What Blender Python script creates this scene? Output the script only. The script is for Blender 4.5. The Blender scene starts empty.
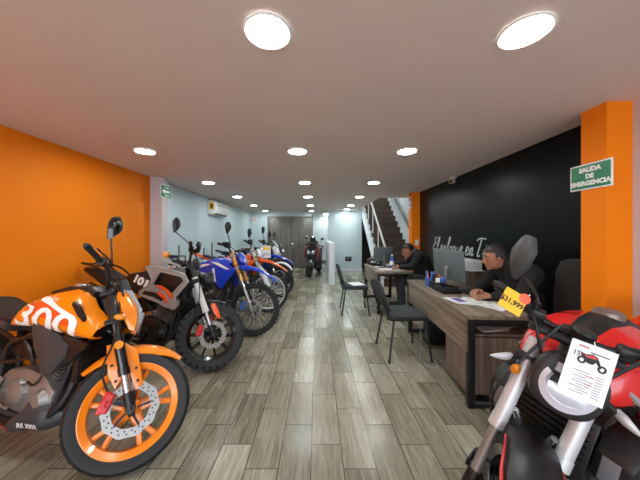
import bpy, bmesh, math, random
from mathutils import Vector, Matrix
random.seed(7)
S = bpy.context.scene
COL = S.collection
PI = math.pi
R = math.radians
sin, cos = math.sin, math.cos

# ------------------------------------------------------------------ materials
def lin(c):
    c = c / 255.0
    return c / 12.92 if c <= 0.04045 else ((c + 0.055) / 1.055) ** 2.4
def rgb(c): return (lin(c[0]), lin(c[1]), lin(c[2]), 1)

def mat(name, col, rough=.5, metal=0, coat=0, noise=.06, scale=30, bump=0, emit=0, spec=.5, trans=0, stretch=(1, 1, 1)):
    m = bpy.data.materials.new(name); m.use_nodes = True
    nt = m.node_tree; N = nt.nodes; L = nt.links
    b = N['Principled BSDF']
    b.inputs['Roughness'].default_value = rough
    b.inputs['Metallic'].default_value = metal
    b.inputs['Coat Weight'].default_value = coat
    b.inputs['Coat Roughness'].default_value = .08
    b.inputs['Specular IOR Level'].default_value = spec
    b.inputs['Transmission Weight'].default_value = trans
    b.inputs['Base Color'].default_value = rgb(col)
    if noise or bump:
        tc = N.new('ShaderNodeTexCoord'); mp = N.new('ShaderNodeMapping'); mp.inputs['Scale'].default_value = stretch
        L.new(tc.outputs['Object'], mp.inputs['Vector'])
        n = N.new('ShaderNodeTexNoise'); n.inputs['Scale'].default_value = scale; n.inputs['Detail'].default_value = 5
        L.new(mp.outputs['Vector'], n.inputs['Vector'])
        if noise:
            mx = N.new('ShaderNodeMix'); mx.data_type = 'RGBA'
            c = rgb(col)
            mx.inputs['A'].default_value = tuple(x * (1 - noise) for x in c[:3]) + (1,)
            mx.inputs['B'].default_value = tuple(min(1, x * (1 + noise)) for x in c[:3]) + (1,)
            L.new(n.outputs['Fac'], mx.inputs['Factor']); L.new(mx.outputs['Result'], b.inputs['Base Color'])
        if bump:
            bp = N.new('ShaderNodeBump'); bp.inputs['Strength'].default_value = bump; bp.inputs['Distance'].default_value = .005
            L.new(n.outputs['Fac'], bp.inputs['Height']); L.new(bp.outputs['Normal'], b.inputs['Normal'])
    if emit:
        b.inputs['Emission Color'].default_value = rgb(col); b.inputs['Emission Strength'].default_value = emit
    return m

def wood(name, c0, c1, rough=.4, axis=1, freq=38, stretch=.06):
    """wood grain running along the given axis (object space)"""
    m = bpy.data.materials.new(name); m.use_nodes = True
    nt = m.node_tree; N = nt.nodes; L = nt.links; b = N['Principled BSDF']
    b.inputs['Roughness'].default_value = rough
    tc = N.new('ShaderNodeTexCoord'); mp = N.new('ShaderNodeMapping')
    sc = [1, 1, 1]; sc[axis] = stretch; mp.inputs['Scale'].default_value = sc
    L.new(tc.outputs['Object'], mp.inputs['Vector'])
    n = N.new('ShaderNodeTexNoise'); n.inputs['Scale'].default_value = freq; n.inputs['Detail'].default_value = 6; n.inputs['Distortion'].default_value = .6
    L.new(mp.outputs['Vector'], n.inputs['Vector'])
    r = N.new('ShaderNodeValToRGB'); r.color_ramp.elements[0].position = .3; r.color_ramp.elements[1].position = .72
    r.color_ramp.elements[0].color = rgb(c0); r.color_ramp.elements[1].color = rgb(c1)
    L.new(n.outputs['Fac'], r.inputs['Fac']); L.new(r.outputs['Color'], b.inputs['Base Color'])
    return m

def floor_mat():
    m = bpy.data.materials.new('wood_look_tile'); m.use_nodes = True
    nt = m.node_tree; N = nt.nodes; L = nt.links; b = N['Principled BSDF']
    def M(op, a, c=None, d=None):
        n = N.new('ShaderNodeMath'); n.operation = op
        for i, v in enumerate((a, c, d)):
            if v is None: continue
            if isinstance(v, (int, float)): n.inputs[i].default_value = v
            else: L.new(v, n.inputs[i])
        return n.outputs[0]
    g = N.new('ShaderNodeNewGeometry'); sp = N.new('ShaderNodeSeparateXYZ'); L.new(g.outputs['Position'], sp.inputs[0])
    W, LEN = .183, .507
    u = M('DIVIDE', M('ADD', sp.outputs['X'], .034), W)
    row = M('FLOOR', u); fu = M('FRACT', u)
    v = M('DIVIDE', M('ADD', M('SUBTRACT', sp.outputs['Y'], 1.615), M('MULTIPLY', row, .169)), LEN)
    tl = M('FLOOR', v); fv = M('FRACT', v)
    eu = M('MULTIPLY', M('MINIMUM', fu, M('SUBTRACT', 1, fu)), W)
    ev = M('MULTIPLY', M('MINIMUM', fv, M('SUBTRACT', 1, fv)), LEN)
    edge = M('LESS_THAN', M('MINIMUM', eu, ev), .0022)
    cv = N.new('ShaderNodeCombineXYZ'); L.new(row, cv.inputs[0]); L.new(tl, cv.inputs[1])
    wn = N.new('ShaderNodeTexWhiteNoise'); wn.noise_dimensions = '3D'; L.new(cv.outputs[0], wn.inputs['Vector'])
    # grain
    gv = N.new('ShaderNodeCombineXYZ')
    L.new(M('ADD', M('MULTIPLY', sp.outputs['X'], 46), M('MULTIPLY', wn.outputs['Value'], 60)), gv.inputs[0])
    L.new(M('ADD', M('MULTIPLY', sp.outputs['Y'], 3.4), M('MULTIPLY', wn.outputs['Value'], 31)), gv.inputs[1])
    L.new(M('MULTIPLY', wn.outputs['Value'], 17), gv.inputs[2])
    n = N.new('ShaderNodeTexNoise'); n.inputs['Scale'].default_value = 1; n.inputs['Detail'].default_value = 7; n.inputs['Roughness'].default_value = .62; n.inputs['Distortion'].default_value = 1.1
    L.new(gv.outputs[0], n.inputs['Vector'])
    n2 = N.new('ShaderNodeTexNoise'); n2.inputs['Scale'].default_value = 3.0; n2.inputs['Detail'].default_value = 3
    L.new(g.outputs['Position'], n2.inputs['Vector'])
    f = M('ADD', M('MULTIPLY', n.outputs['Fac'], .78), M('ADD', M('MULTIPLY', wn.outputs['Value'], .26), M('MULTIPLY', n2.outputs['Fac'], .2)))
    r = N.new('ShaderNodeValToRGB')
    e = r.color_ramp.elements
    e[0].position = .35; e[0].color = rgb(FLOOR_C[0])
    e[1].position = .95; e[1].color = rgb(FLOOR_C[2])
    k = e.new(.63); k.color = rgb(FLOOR_C[1])
    L.new(f, r.inputs['Fac'])
    mx = N.new('ShaderNodeMix'); mx.data_type = 'RGBA'
    L.new(edge, mx.inputs['Factor']); L.new(r.outputs['Color'], mx.inputs['A']); mx.inputs['B'].default_value = rgb((46, 43, 36))
    L.new(mx.outputs['Result'], b.inputs['Base Color'])
    b.inputs['Specular IOR Level'].default_value = .5
    L.new(M('ADD', .12, M('MULTIPLY', n.outputs['Fac'], .22)), b.inputs['Roughness'])
    bp = N.new('ShaderNodeBump'); bp.inputs['Strength'].default_value = .25; bp.inputs['Distance'].default_value = .003
    L.new(M('SUBTRACT', n.outputs['Fac'], M('MULTIPLY', edge, .8)), bp.inputs['Height']); L.new(bp.outputs['Normal'], b.inputs['Normal'])
    return m

FLOOR_C = [(92, 86, 70), (146, 141, 123), (192, 188, 172)]
MT = {}
def defmats():
    d = MT
    d['floor'] = floor_mat()
    d['pavement'] = mat('street_pavement', (200, 196, 190), .8, noise=.08, scale=4)
    d['ceiling'] = mat('ceiling_paint', (226, 213, 207), .8, noise=.015, scale=3)
    d['orange_wall'] = mat('orange_wall_paint', (242, 129, 0), .65, noise=.03, scale=2, spec=.25)
    d['blue_wall'] = mat('pale_blue_wall_paint', (196, 213, 217), .5, noise=.02, scale=2)
    d['grey_wall'] = mat('grey_wall_paint', (196, 186, 190), .6, noise=.02, scale=2)
    d['white_wall'] = mat('white_wall_paint', (222, 226, 230), .6, noise=.02, scale=2)
    d['black_wall'] = mat('black_wall_paint', (11, 12, 12), .3, noise=.1, scale=1.2, spec=.16)
    d['base'] = mat('dark_baseboard', (66, 66, 66), .5)
    d['door'] = wood('grey_oak_door', (88, 83, 78), (130, 123, 116), .45, 2, 30, .05)
    d['desk'] = wood('desk_laminate', (100, 88, 74), (158, 142, 124), .35, 1, 26, .05)
    d['deskz'] = wood('desk_panel_laminate', (90, 76, 64), (140, 122, 108), .4, 2, 26, .05)
    d['stair'] = wood('dark_stair_wood', (52, 40, 33), (92, 73, 60), .45, 0, 30, .06)
    d['white'] = mat('white_plastic', (232, 232, 230), .35)
    d['offwhite'] = mat('off_white_plastic', (214, 214, 210), .4)
    d['paper'] = mat('paper', (236, 238, 238), .7, noise=.02)
    d['lamp'] = mat('lamp_diffuser', (243, 252, 250), .4, noise=0, emit=LAMP)
    d['green'] = mat('sign_green', (0, 120, 72), .35, noise=.03)
    d['red'] = mat('red_paint', (206, 22, 20), .25, coat=.6, noise=.02)
    d['redp'] = mat('red_plastic', (196, 28, 24), .35)
    d['orange'] = mat('bike_orange_paint', (245, 134, 8), .28, coat=.7, noise=.02)
    d['redorange'] = mat('bike_red_orange_graphic', (236, 84, 26), .3, coat=.5, noise=.02)
    d['blue'] = mat('bike_blue_paint', (22, 62, 196), .28, coat=.6, noise=.02)
    d['bwhite'] = mat('bike_white_paint', (232, 234, 236), .28, coat=.6, noise=.02)
    d['silver'] = mat('silver_paint', (152, 148, 146), .35, metal=.0, coat=.4, noise=.03)
    d['burnt'] = mat('bike_burnt_orange_paint', (236, 92, 30), .3, coat=.6, noise=.02)
    d['wine'] = mat('dark_red_paint', (112, 34, 38), .3, coat=.6)
    d['purple'] = mat('purple_plastic', (92, 52, 150), .4)
    d['palegreen'] = mat('pale_green_plastic', (190, 204, 194), .35)
    d['black'] = mat('black_plastic', (17, 17, 18), .42, noise=.1)
    d['gloss'] = mat('gloss_black', (16, 16, 17), .18, coat=.5, noise=.1)
    d['grey'] = mat('dark_grey_plastic', (56, 56, 58), .5, noise=.1)
    d['midgrey'] = mat('mid_grey_plastic', (110, 110, 112), .45, noise=.06)
    d['rubber'] = mat('tyre_rubber', (24, 24, 25), .62, noise=.15, scale=60, bump=.25)
    d['seat'] = mat('seat_vinyl', (20, 20, 21), .6, noise=.12, scale=120, bump=.3)
    d['chrome'] = mat('polished_metal', (206, 206, 208), .2, metal=.9, noise=.03)
    d['alu'] = mat('cast_aluminium', (150, 149, 146), .48, metal=.7, noise=.08)
    d['disc'] = mat('brake_disc_steel', (150, 148, 144), .42, metal=.8, noise=.05)
    d['dark'] = mat('dark_void', (8, 8, 8), .7)
    d['steel'] = mat('dark_steel', (40, 40, 42), .4, metal=.6)
    d['gold'] = mat('gold_anodised', (204, 150, 84), .3, metal=.7)
    d['amber'] = mat('amber_lens', (232, 140, 30), .2, coat=.5)
    d['mirror'] = mat('mirror_glass', (150, 155, 160), .05, metal=1, noise=0)
    d['lens'] = mat('clear_lens', (206, 212, 222), .12, metal=.35, coat=.8, noise=.06, scale=60)
    d['drl'] = mat('pale_light_guide', (206, 206, 216), .3, coat=.3)
    d['yellow'] = mat('tag_yellow', (244, 190, 30), .5, noise=.02)
    d['cap'] = mat('brown_grey_cap', (128, 112, 104), .35, metal=.5)
    d['forksilver'] = mat('satin_silver', (196, 196, 197), .34, metal=.25, coat=.3)
    d['eyewhite'] = mat('eye_white', (150, 140, 134), .3)
    d['ink'] = mat('black_ink', (20, 18, 18), .6)
    d['greyink'] = mat('grey_ink', (140, 142, 146), .7)
    d['fabric'] = mat('chair_fabric', (48, 52, 58), .85, noise=.25, scale=220, bump=.3)
    d['blackmetal'] = mat('black_powder_coat', (24, 24, 25), .38, metal=.2)
    d['screen'] = mat('monitor_back', (96, 104, 108), .35, noise=.05)
    d['glass'] = mat('dark_screen_glass', (12, 14, 18), .1, coat=.5)
    d['skin'] = mat('skin', (158, 106, 82), .55, noise=.05)
    d['hair'] = mat('dark_hair', (26, 20, 18), .6, noise=.3, scale=80)
    d['jacket'] = mat('black_jacket', (9, 9, 10), .85, noise=.2, scale=90, bump=.3)
    d['jeans'] = mat('dark_trousers', (48, 50, 56), .85, noise=.2, scale=120, bump=.3)
    d['bluep'] = mat('blue_plastic', (60, 100, 180), .3)
    d['script'] = mat('wall_lettering_paint', (200, 206, 206), .5, noise=.05)
    d['wire'] = mat('grey_cable', (150, 150, 148), .5)
LAMP = 42
LIGHT_COL = None

# ------------------------------------------------------------------ mesh builder
def frames(pts):
    P = [Vector(p) for p in pts]; T = []
    for i in range(len(P)):
        a = P[max(0, i - 1)]; c = P[min(len(P) - 1, i + 1)]
        T.append((c - a).normalized())
    up = Vector((0, 0, 1)) if abs(T[0].z) < .9 else Vector((0, 1, 0))
    n = (up - T[0] * up.dot(T[0])).normalized(); out = []
    for t in T:
        n = n - t * n.dot(t)
        n = n.normalized() if n.length > 1e-6 else t.orthogonal().normalized()
        out.append((t, n, t.cross(n)))
    return P, out

def catmull(pts, k=5):
    P = [Vector(p) for p in pts]
    if len(P) < 3: return P
    Q = [P[0] * 2 - P[1]] + P + [P[-1] * 2 - P[-2]]; out = []
    for i in range(1, len(Q) - 2):
        for j in range(k):
            t = j / k; a, b, c, d = Q[i - 1], Q[i], Q[i + 1], Q[i + 2]
            out.append(.5 * ((2 * b) + (c - a) * t + (2 * a - 5 * b + 4 * c - d) * t * t + (3 * b - a - 3 * c + d) * t ** 3))
    out.append(P[-1]); return out

class MB:
    def __init__(s): s.v = []; s.f = []; s.m = []; s.mi = 0
    def add(s, vs, fs):
        o = len(s.v); s.v += [tuple(v) for v in vs]
        for f in fs: s.f.append([i + o for i in f]); s.m.append(s.mi)
        return s
    def frombm(s, bm):
        bm.verts.index_update(); s.add([v.co[:] for v in bm.verts], [[v.index for v in f.verts] for f in bm.faces]); bm.free(); return s
    def box(s, c, size, rot=None, bev=0, seg=2):
        bm = bmesh.new(); bmesh.ops.create_cube(bm, size=1)
        bmesh.ops.scale(bm, vec=size, verts=bm.verts)
        if bev: bmesh.ops.bevel(bm, geom=list(bm.edges), offset=bev, segments=seg, profile=.5, affect='EDGES')
        M = Matrix.Translation(c)
        if rot is not None:
            if isinstance(rot, Matrix): M = M @ rot.to_4x4()
            else: M = M @ Matrix.Rotation(rot[2], 4, 'Z') @ Matrix.Rotation(rot[1], 4, 'Y') @ Matrix.Rotation(rot[0], 4, 'X')
        bmesh.ops.transform(bm, matrix=M, verts=bm.verts)
        return s.frombm(bm)
    def tube(s, pts, r, n=8, sm=0, cap=True, sq=1.0):
        if sm:
            L = len(pts)
            if not isinstance(r, (int, float)):
                rr = []
                for i in range(L - 1):
                    for j in range(sm): rr.append(r[i] + (r[i + 1] - r[i]) * j / sm)
                rr.append(r[-1]); r = rr
            pts = catmull(pts, sm)
        P, F = frames(pts)
        if isinstance(r, (int, float)): r = [r] * len(P)
        vs = []; fs = []
        for i, (p, (t, a, b)) in enumerate(zip(P, F)):
            for k in range(n):
                th = 2 * PI * k / n; vs.append(p + a * (r[i] * cos(th) * sq) + b * (r[i] * sin(th)))
        for i in range(len(P) - 1):
            for k in range(n):
                k2 = (k + 1) % n; fs.append([i * n + k, i * n + k2, (i + 1) * n + k2, (i + 1) * n + k])
        if cap: fs.append(list(range(n))[::-1]); fs.append([(len(P) - 1) * n + k for k in range(n)])
        return s.add(vs, fs)
    def cyl(s, p, q, r, r2=None, n=16): return s.tube([p, q], [r, r if r2 is None else r2], n)
    def lathe(s, prof, c=(0, 0, 0), axis='y', n=32, closed=False):
        vs = []; fs = []; m = len(prof)
        for k in range(n):
            t = 2 * PI * k / n; ca, sa = cos(t), sin(t)
            for (r, h) in prof:
                if axis == 'y': p = (r * ca, h, r * sa)
                elif axis == 'z': p = (r * ca, r * sa, h)
                else: p = (h, r * ca, r * sa)
                vs.append((p[0] + c[0], p[1] + c[1], p[2] + c[2]))
        for k in range(n):
            k2 = (k + 1) % n
            for i in range(m if closed else m - 1):
                j = (i + 1) % m; fs.append([k * m + i, k * m + j, k2 * m + j, k2 * m + i])
        return s.add(vs, fs)
    def poly(s, pts, y0, y1, bev=0, plane='xz'):
        bm = bmesh.new()
        def P(a, b, y): return (a, y, b) if plane == 'xz' else ((y, a, b) if plane == 'yz' else (a, b, y))
        A = [bm.verts.new(P(a, b, y0)) for a, b in pts]; B = [bm.verts.new(P(a, b, y1)) for a, b in pts]
        n = len(pts); bm.faces.new(A); bm.faces.new(B[::-1])
        for i in range(n): bm.faces.new([A[i], B[i], B[(i + 1) % n], A[(i + 1) % n]])
        bmesh.ops.recalc_face_normals(bm, faces=bm.faces)
        if bev: bmesh.ops.bevel(bm, geom=list(bm.edges), offset=bev, segments=2, profile=.5, affect='EDGES')
        bmesh.ops.triangulate(bm, faces=[f for f in bm.faces if len(f.verts) > 4])
        return s.frombm(bm)
    def plate(s, outer, inner, y0, y1, bev=.003):
        """flat panel with a hole"""
        bm = bmesh.new(); E_ = []
        for L_ in (outer, inner):
            V = [bm.verts.new((a, y0, b)) for a, b in L_]; E_ += [bm.edges.new((V[i], V[(i + 1) % len(V)])) for i in range(len(V))]
        bmesh.ops.triangle_fill(bm, use_beauty=True, edges=E_)
        g = bmesh.ops.extrude_face_region(bm, geom=list(bm.faces))
        for v in [e for e in g['geom'] if isinstance(e, bmesh.types.BMVert)]: v.co.y = y1
        bmesh.ops.recalc_face_normals(bm, faces=bm.faces)
        return s.frombm(bm)
    def loft(s, rings, cap=True):
        n = len(rings[0]); vs = [p for r in rings for p in r]; fs = []
        for i in range(len(rings) - 1):
            for k in range(n):
                k2 = (k + 1) % n; fs.append([i * n + k, i * n + k2, (i + 1) * n + k2, (i + 1) * n + k])
        if cap: fs.append(list(range(n))[::-1]); fs.append([(len(rings) - 1) * n + k for k in range(n)])
        return s.add(vs, fs)
    def ell(s, c, r, n=14, m=9, mt=None):
        if isinstance(r, (int, float)): r = (r, r, r)
        vs = []; fs = []
        for i in range(m + 1):
            ph = -PI / 2 + PI * i / m
            for k in range(n):
                t = 2 * PI * k / n; p = Vector((r[0] * cos(ph) * cos(t), r[1] * cos(ph) * sin(t), r[2] * sin(ph)))
                if mt: p = mt @ p
                vs.append(p + Vector(c))
        for i in range(m):
            for k in range(n):
                k2 = (k + 1) % n; fs.append([i * n + k, i * n + k2, (i + 1) * n + k2, (i + 1) * n + k])
        return s.add(vs, fs)
    def xform(s, M): s.v = [tuple(M @ Vector(v)) for v in s.v]; return s
    def join(s, o):
        k = len(s.v); s.v += o.v
        for f, m in zip(o.f, o.m): s.f.append([i + k for i in f]); s.m.append(m)
        return s
    def mesh(s, name, mats, M=None, ang=38):
        me = bpy.data.meshes.new(name)
        bm = bmesh.new(); V = [bm.verts.new(v) for v in s.v]
        for f, mi in zip(s.f, s.m):
            try: fc = bm.faces.new([V[i] for i in f]); fc.material_index = mi
            except ValueError: pass
        bmesh.ops.remove_doubles(bm, verts=bm.verts, dist=2e-5)
        bmesh.ops.dissolve_degenerate(bm, edges=bm.edges, dist=1e-6)
        bmesh.ops.recalc_face_normals(bm, faces=bm.faces)
        if M is not None: bmesh.ops.transform(bm, matrix=M, verts=bm.verts)
        bm.to_mesh(me); bm.free()
        for p in me.polygons: p.use_smooth = True
        me.set_sharp_from_angle(angle=R(ang))
        for m in (mats if isinstance(mats, (list, tuple)) else [mats]): me.materials.append(MT[m] if isinstance(m, str) else m)
        return me
    def build(s, name, mats, parent=None, M=None, ang=38):
        o = bpy.data.objects.new(name, s.mesh(name, mats, M, ang)); COL.objects.link(o)
        if parent is not None: o.parent = parent
        return o

def tag(o, label, cat, group=None):
    o['label'] = label; o['category'] = cat
    if group: o['group'] = group
    return o
def thing(name, label, cat, loc=(0, 0, 0), rz=0, group=None):
    o = bpy.data.objects.new(name, None); COL.objects.link(o); o.empty_display_size = .1
    o.location = loc; o.rotation_euler = (0, 0, rz)
    return tag(o, label, cat, group)
def struct(name, mb, m):
    o = mb.build(name, m); o['kind'] = 'structure'; return o
def sbox(name, x, y, z, m):
    return struct(name, MB().box(((x[0] + x[1]) / 2, (y[0] + y[1]) / 2, (z[0] + z[1]) / 2), (x[1] - x[0], y[1] - y[0], z[1] - z[0])), m)

def text2d(s, size, shear=0, bold=0, align='CENTER', sx=1.0, space=1.0):
    c = bpy.data.curves.new('t', 'FONT'); c.body = s; c.size = size; c.shear = shear; c.offset = bold; c.align_x = align; c.align_y = 'CENTER'; c.space_character = space; c.resolution_u = 3
    o = bpy.data.objects.new('t', c); COL.objects.link(o)
    bpy.context.view_layer.update()
    me = bpy.data.meshes.new_from_object(o.evaluated_get(bpy.context.evaluated_depsgraph_get()))
    vs = [(v.co.x * sx, v.co.y) for v in me.vertices]; fs = [list(p.vertices) for p in me.polygons]
    bpy.data.objects.remove(o); bpy.data.curves.remove(c); bpy.data.meshes.remove(me)
    return vs, fs
def textmb(s, size, fn, **k):
    vs, fs = text2d(s, size, **k)
    return MB().add([fn(a, b) for a, b in vs], fs)

def interp(pts, x):
    if x <= pts[0][0]: return pts[0][1]
    for (a, b), (c, d) in zip(pts, pts[1:]):
        if x <= c: return b + (d - b) * (x - a) / (c - a) if c > a else d
    return pts[-1][1]

class Shell:
    """soft body panel: outline in x,z from an upper and a lower curve, half width from a third"""
    def __init__(s, up, lo, wid, p=3.0, yc=0, lean=0):
        s.up, s.lo, s.wid, s.p, s.yc, s.lean = up, lo, wid, p, yc, lean
    def mb(s, n=18, m=20):
        x0 = max(s.up[0][0], s.lo[0][0]); x1 = min(s.up[-1][0], s.lo[-1][0])
        xs = sorted(set([x0 + (x1 - x0) * i / n for i in range(n + 1)] + [a for a, _ in s.up + s.lo if x0 <= a <= x1]))
        xs = [x for i, x in enumerate(xs) if i == 0 or x - xs[i - 1] > 1e-4]
        rings = []
        for x in xs:
            z1, z0, w = interp(s.up, x), interp(s.lo, x), interp(s.wid, x); ring = []
            for k in range(m):
                t = 2 * PI * (k + .5) / m; cc, ss = cos(t), sin(t)
                y = w * math.copysign(abs(cc) ** (2 / s.p), cc); zz = math.copysign(abs(ss) ** (2 / s.p), ss)
                ring.append((x, s.yc + y * (1 - s.lean * zz), (z0 + z1) / 2 + (z1 - z0) / 2 * zz))
            rings.append(ring)
        return MB().loft(rings)
    def side(s, x, z, sgn=-1, off=.002):
        z1, z0, w = interp(s.up, x), interp(s.lo, x), interp(s.wid, x)
        q = max(-.97, min(.97, (z - (z0 + z1) / 2) / max(1e-4, (z1 - z0) / 2)))
        return s.yc + sgn * (w * (1 - abs(q) ** s.p) ** (1 / s.p) * (1 - s.lean * q) + off)
    def wing(s, x0, x1, e, th=.022, n=12, m=12):
        """one side of the shell as a panel of its own thickness"""
        rings = []
        for i in range(n + 1):
            x = x0 + (x1 - x0) * i / n; z1, z0 = interp(s.up, x), interp(s.lo, x); zs = [z0 + (z1 - z0) * (.03 + .94 * k / m) for k in range(m + 1)]
            t = th * (1 if 0 < i < n else .5)
            rings.append([(x, s.side(x, z, e, 0), z) for z in zs] + [(x, s.side(x, z, e, -t), z) for z in zs[::-1]])
        return MB().loft(rings)
    def clip(s, x0, x1): 
        f = lambda L: [(x0, interp(L, x0))] + [q for q in L if x0 < q[0] < x1] + [(x1, interp(L, x1))]
        return Shell(f(s.up), f(s.lo), f(s.wid), s.p, s.yc, s.lean)
    def decal(s, poly, sgn=-1, off=.002, cuts=3):
        bm = bmesh.new(); bm.faces.new([bm.verts.new((a, 0, b)) for a, b in poly])
        bmesh.ops.triangulate(bm, faces=bm.faces)
        bmesh.ops.subdivide_edges(bm, edges=bm.edges, cuts=cuts, use_grid_fill=True)
        for v in bm.verts: v.co.y = s.side(v.co.x, v.co.z, sgn, off)
        return MB().frombm(bm)

def text_on(sh, txt, size, org, ang=0, sgn=-1, off=.003, **k):
    vs, fs = text2d(txt, size, **k); bm = bmesh.new()
    V = []
    d = 1 if sgn < 0 else -1                     # reads front-right from the right side, mirrored run on the left
    for a, b in vs:
        a *= d; x = org[0] + a * cos(ang) - b * sin(ang); z = org[1] + a * sin(ang) + b * cos(ang); V.append((x, sh.side(x, z, sgn, off), z))
    bm.free(); return MB().add(V, fs)
WORLD = 2.0; SUN = 4.0; EXPO = 1.36
# ------------------------------------------------------------------ motorcycles
class Bike:
    def __init__(s, name, label, X, Y, psi, steer, lean, R=.31, wb=1.32, rake=25, off=.04, wf=.12, wr=.14, Rr=None, cat='motorcycle', group=None, seg=40):
        s.root = thing(name, label, cat, group=group)
        s.R, s.Rr, s.wb, s.wf, s.wr, s.seg = R, Rr or R, wb, wf, wr, seg
        r = math.radians(rake); s.a = Vector((-sin(r), 0, cos(r))); s.ax = Vector((wb / 2, 0, R)); s.rx = Vector((-wb / 2, 0, s.Rr))
        s.S = s.ax - Vector((cos(r), 0, sin(r))) * off
        s.M = Matrix.Translation(s.S) @ Matrix.Rotation(math.radians(steer), 4, s.a) @ Matrix.Translation(-s.S)
        s.X, s.Y, s.psi, s.lean, s.kids = X, Y, math.radians(psi), math.radians(lean), []
    def P(s, t, y=0, fwd=0):
        """a point t metres up the fork from the front axle"""
        f = Vector((-s.a.z, 0, s.a.x)) * -1
        return s.ax + s.a * t + Vector((0, y, 0)) + f * fwd
    def part(s, name, mb, m, parent=None, st=False, ang=38):
        o = mb.build(name, m, parent or s.root, s.M if st else None, ang)
        if parent is not None: o.parent = parent
        s.kids.append(o); return o
    def finish(s):
        def low(R3, pts): return min((R3 @ p).z for p in pts)
        F = [v.co for o in s.kids if o.get('_w') == 1 for v in o.data.vertices]; B = [v.co for o in s.kids if o.get('_w') == 2 for v in o.data.vertices]
        pitch = 0
        for i in range(4):
            R3 = Matrix.Rotation(s.psi, 3, 'Z') @ Matrix.Rotation(pitch, 3, 'Y') @ Matrix.Rotation(-s.lean, 3, 'X')
            zf, zb = low(R3, F), low(R3, B); pitch += (zf - zb) / s.wb
        c = R3 @ s.ax
        s.root.location = (s.X - c.x, s.Y - c.y, -min(zf, zb)); s.root.rotation_euler = (-s.lean, pitch, s.psi)
        for o in s.kids:
            if '_w' in o: del o['_w']
    # ---- wheels
    def wheel(s, front, rimmat, kind='cast5', tyre='road', rb=.74, discmat='disc', disc_r=.137, discside=-1, spmat=None):
        c = s.ax if front else s.rx; Rw = s.R if front else s.Rr; w = s.wf if front else s.wr; rb *= Rw; hw = w * .40; n = s.seg
        rim = MB()
        d = .034 if kind.startswith('cast') else .018
        rim.lathe([(rb + .006, -hw), (rb - .004, -hw - .003), (rb - d, -hw * .72), (rb - d - .006, 0), (rb - d, hw * .72), (rb - .004, hw + .003), (rb + .006, hw), (rb - .008, 0)], c, n=n, closed=True)
        ri = rb - d
        def pt(r, a, y): return (c.x + r * cos(a), c.y + y, c.z + r * sin(a))
        if kind == 'cast5':
            for i in range(5):
                a = 2 * PI * i / 5 + .35
                for e in (-1, 1): rim.tube([pt(.045, a + e * .25, 0), pt(ri * .6, a + e * .13, -hw * .25), pt(ri + .004, a + e * .20, 0)], [.017, .0115, .0115], 8, 3, sq=1.3)
        elif kind == 'cast10':
            for i in range(10):
                a = 2 * PI * i / 10; rim.tube([pt(.04, a, 0), pt(ri + .004, a, 0)], [.012, .009], 6, sq=1.6)
        hub = MB() if kind == 'wire' else rim
        hub.lathe([(.02, -hw - .012), (.046, -hw * .9), (.05, 0), (.046, hw * .9), (.02, hw + .012)], c, n=18)
        o = s.part('front_wheel' if front else 'rear_wheel', rim, rimmat, st=front)
        if kind == 'wire':
            s.part('hub', hub, 'alu', o, front)
            sp = MB(); q = 32 if s.seg > 30 else 20
            for i in range(q):
                a = 2 * PI * i / q; e = (.5 if i % 2 else -.5); y = hw * .8 * (1 if (i // 2) % 2 else -1)
                sp.tube([pt(.045, a + e, y), pt(ri + .006, a, 0)], .0028, 4, cap=False)
            s.part('spokes', sp, spmat or 'chrome', o, front)
        # tyre
        t = MB()
        mid = (rb + Rw) / 2
        prof = [(rb - .004, -.40 * w), (mid - .008, -.49 * w), (mid + .012, -.5 * w), (Rw - .03, -.44 * w), (Rw - .012, -.32 * w), (Rw - .003, -.16 * w), (Rw, 0)]
        if tyre != 'road': prof = [(a - (.016 if a > mid + .02 else 0), b) for a, b in prof]
        prof = prof + [(a, -b) for a, b in prof[-2::-1]]
        t.lathe(prof, c, n=n + 8)
        if tyre == 'road':
            t.mi = 1
            k = 26
            for i in range(k):
                for e in (-1, 1):
                    a = 2 * PI * i / k + (0 if e < 0 else .12)
                    t.tube([pt(Rw - .0288, a, e * .445 * w), pt(Rw - .0105, a + .05, e * .31 * w), pt(Rw - .0022, a + .13, e * .14 * w)], [.002, .0034, .0015], 4, cap=False)
        else:
            k = 30 if tyre == 'block' else 38
            for i in range(k):
                a = 2 * PI * i / k
                def blk(da, y, sx, sy, sz, tilt, r=0):
                    A = a + da; Mx = Matrix.Rotation(-A, 3, 'Y') @ Matrix.Rotation(tilt, 3, 'Y' if False else 'Z')
                    t.box(pt(Rw - .011 - r, A, y), (sz + .006, sy, sx), Mx)
                bw = 2 * PI * Rw / k
                if tyre == 'block':
                    blk(0, -.11 * w, bw * .72, .19 * w, .016, 0); blk(PI / k, .11 * w, bw * .72, .19 * w, .016, 0)
                    for e in (-1, 1): blk(PI / k * .6, e * .445 * w, bw * .55, .10 * w, .034, 0, .018)
                    blk(PI / k * .6, -.345 * w, bw * .62, .2 * w, .018, .5, .007); blk(PI / k * .6, .345 * w, bw * .62, .2 * w, .018, -.5, .007)
                else:
                    blk(0, 0, bw * .55, .26 * w, .018, 0) if i % 2 == 0 else (blk(0, -.17 * w, bw * .5, .15 * w, .018, 0), blk(0, .17 * w, bw * .5, .15 * w, .018, 0))
                    blk(0, -.37 * w, bw * .5, .17 * w, .018, .5, .009); blk(0, .37 * w, bw * .5, .17 * w, .018, -.5, .009)
        ty = s.part('tyre', t, ['rubber', 'dark'], o, front, 30); ty['_w'] = 1 if front else 2
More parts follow.
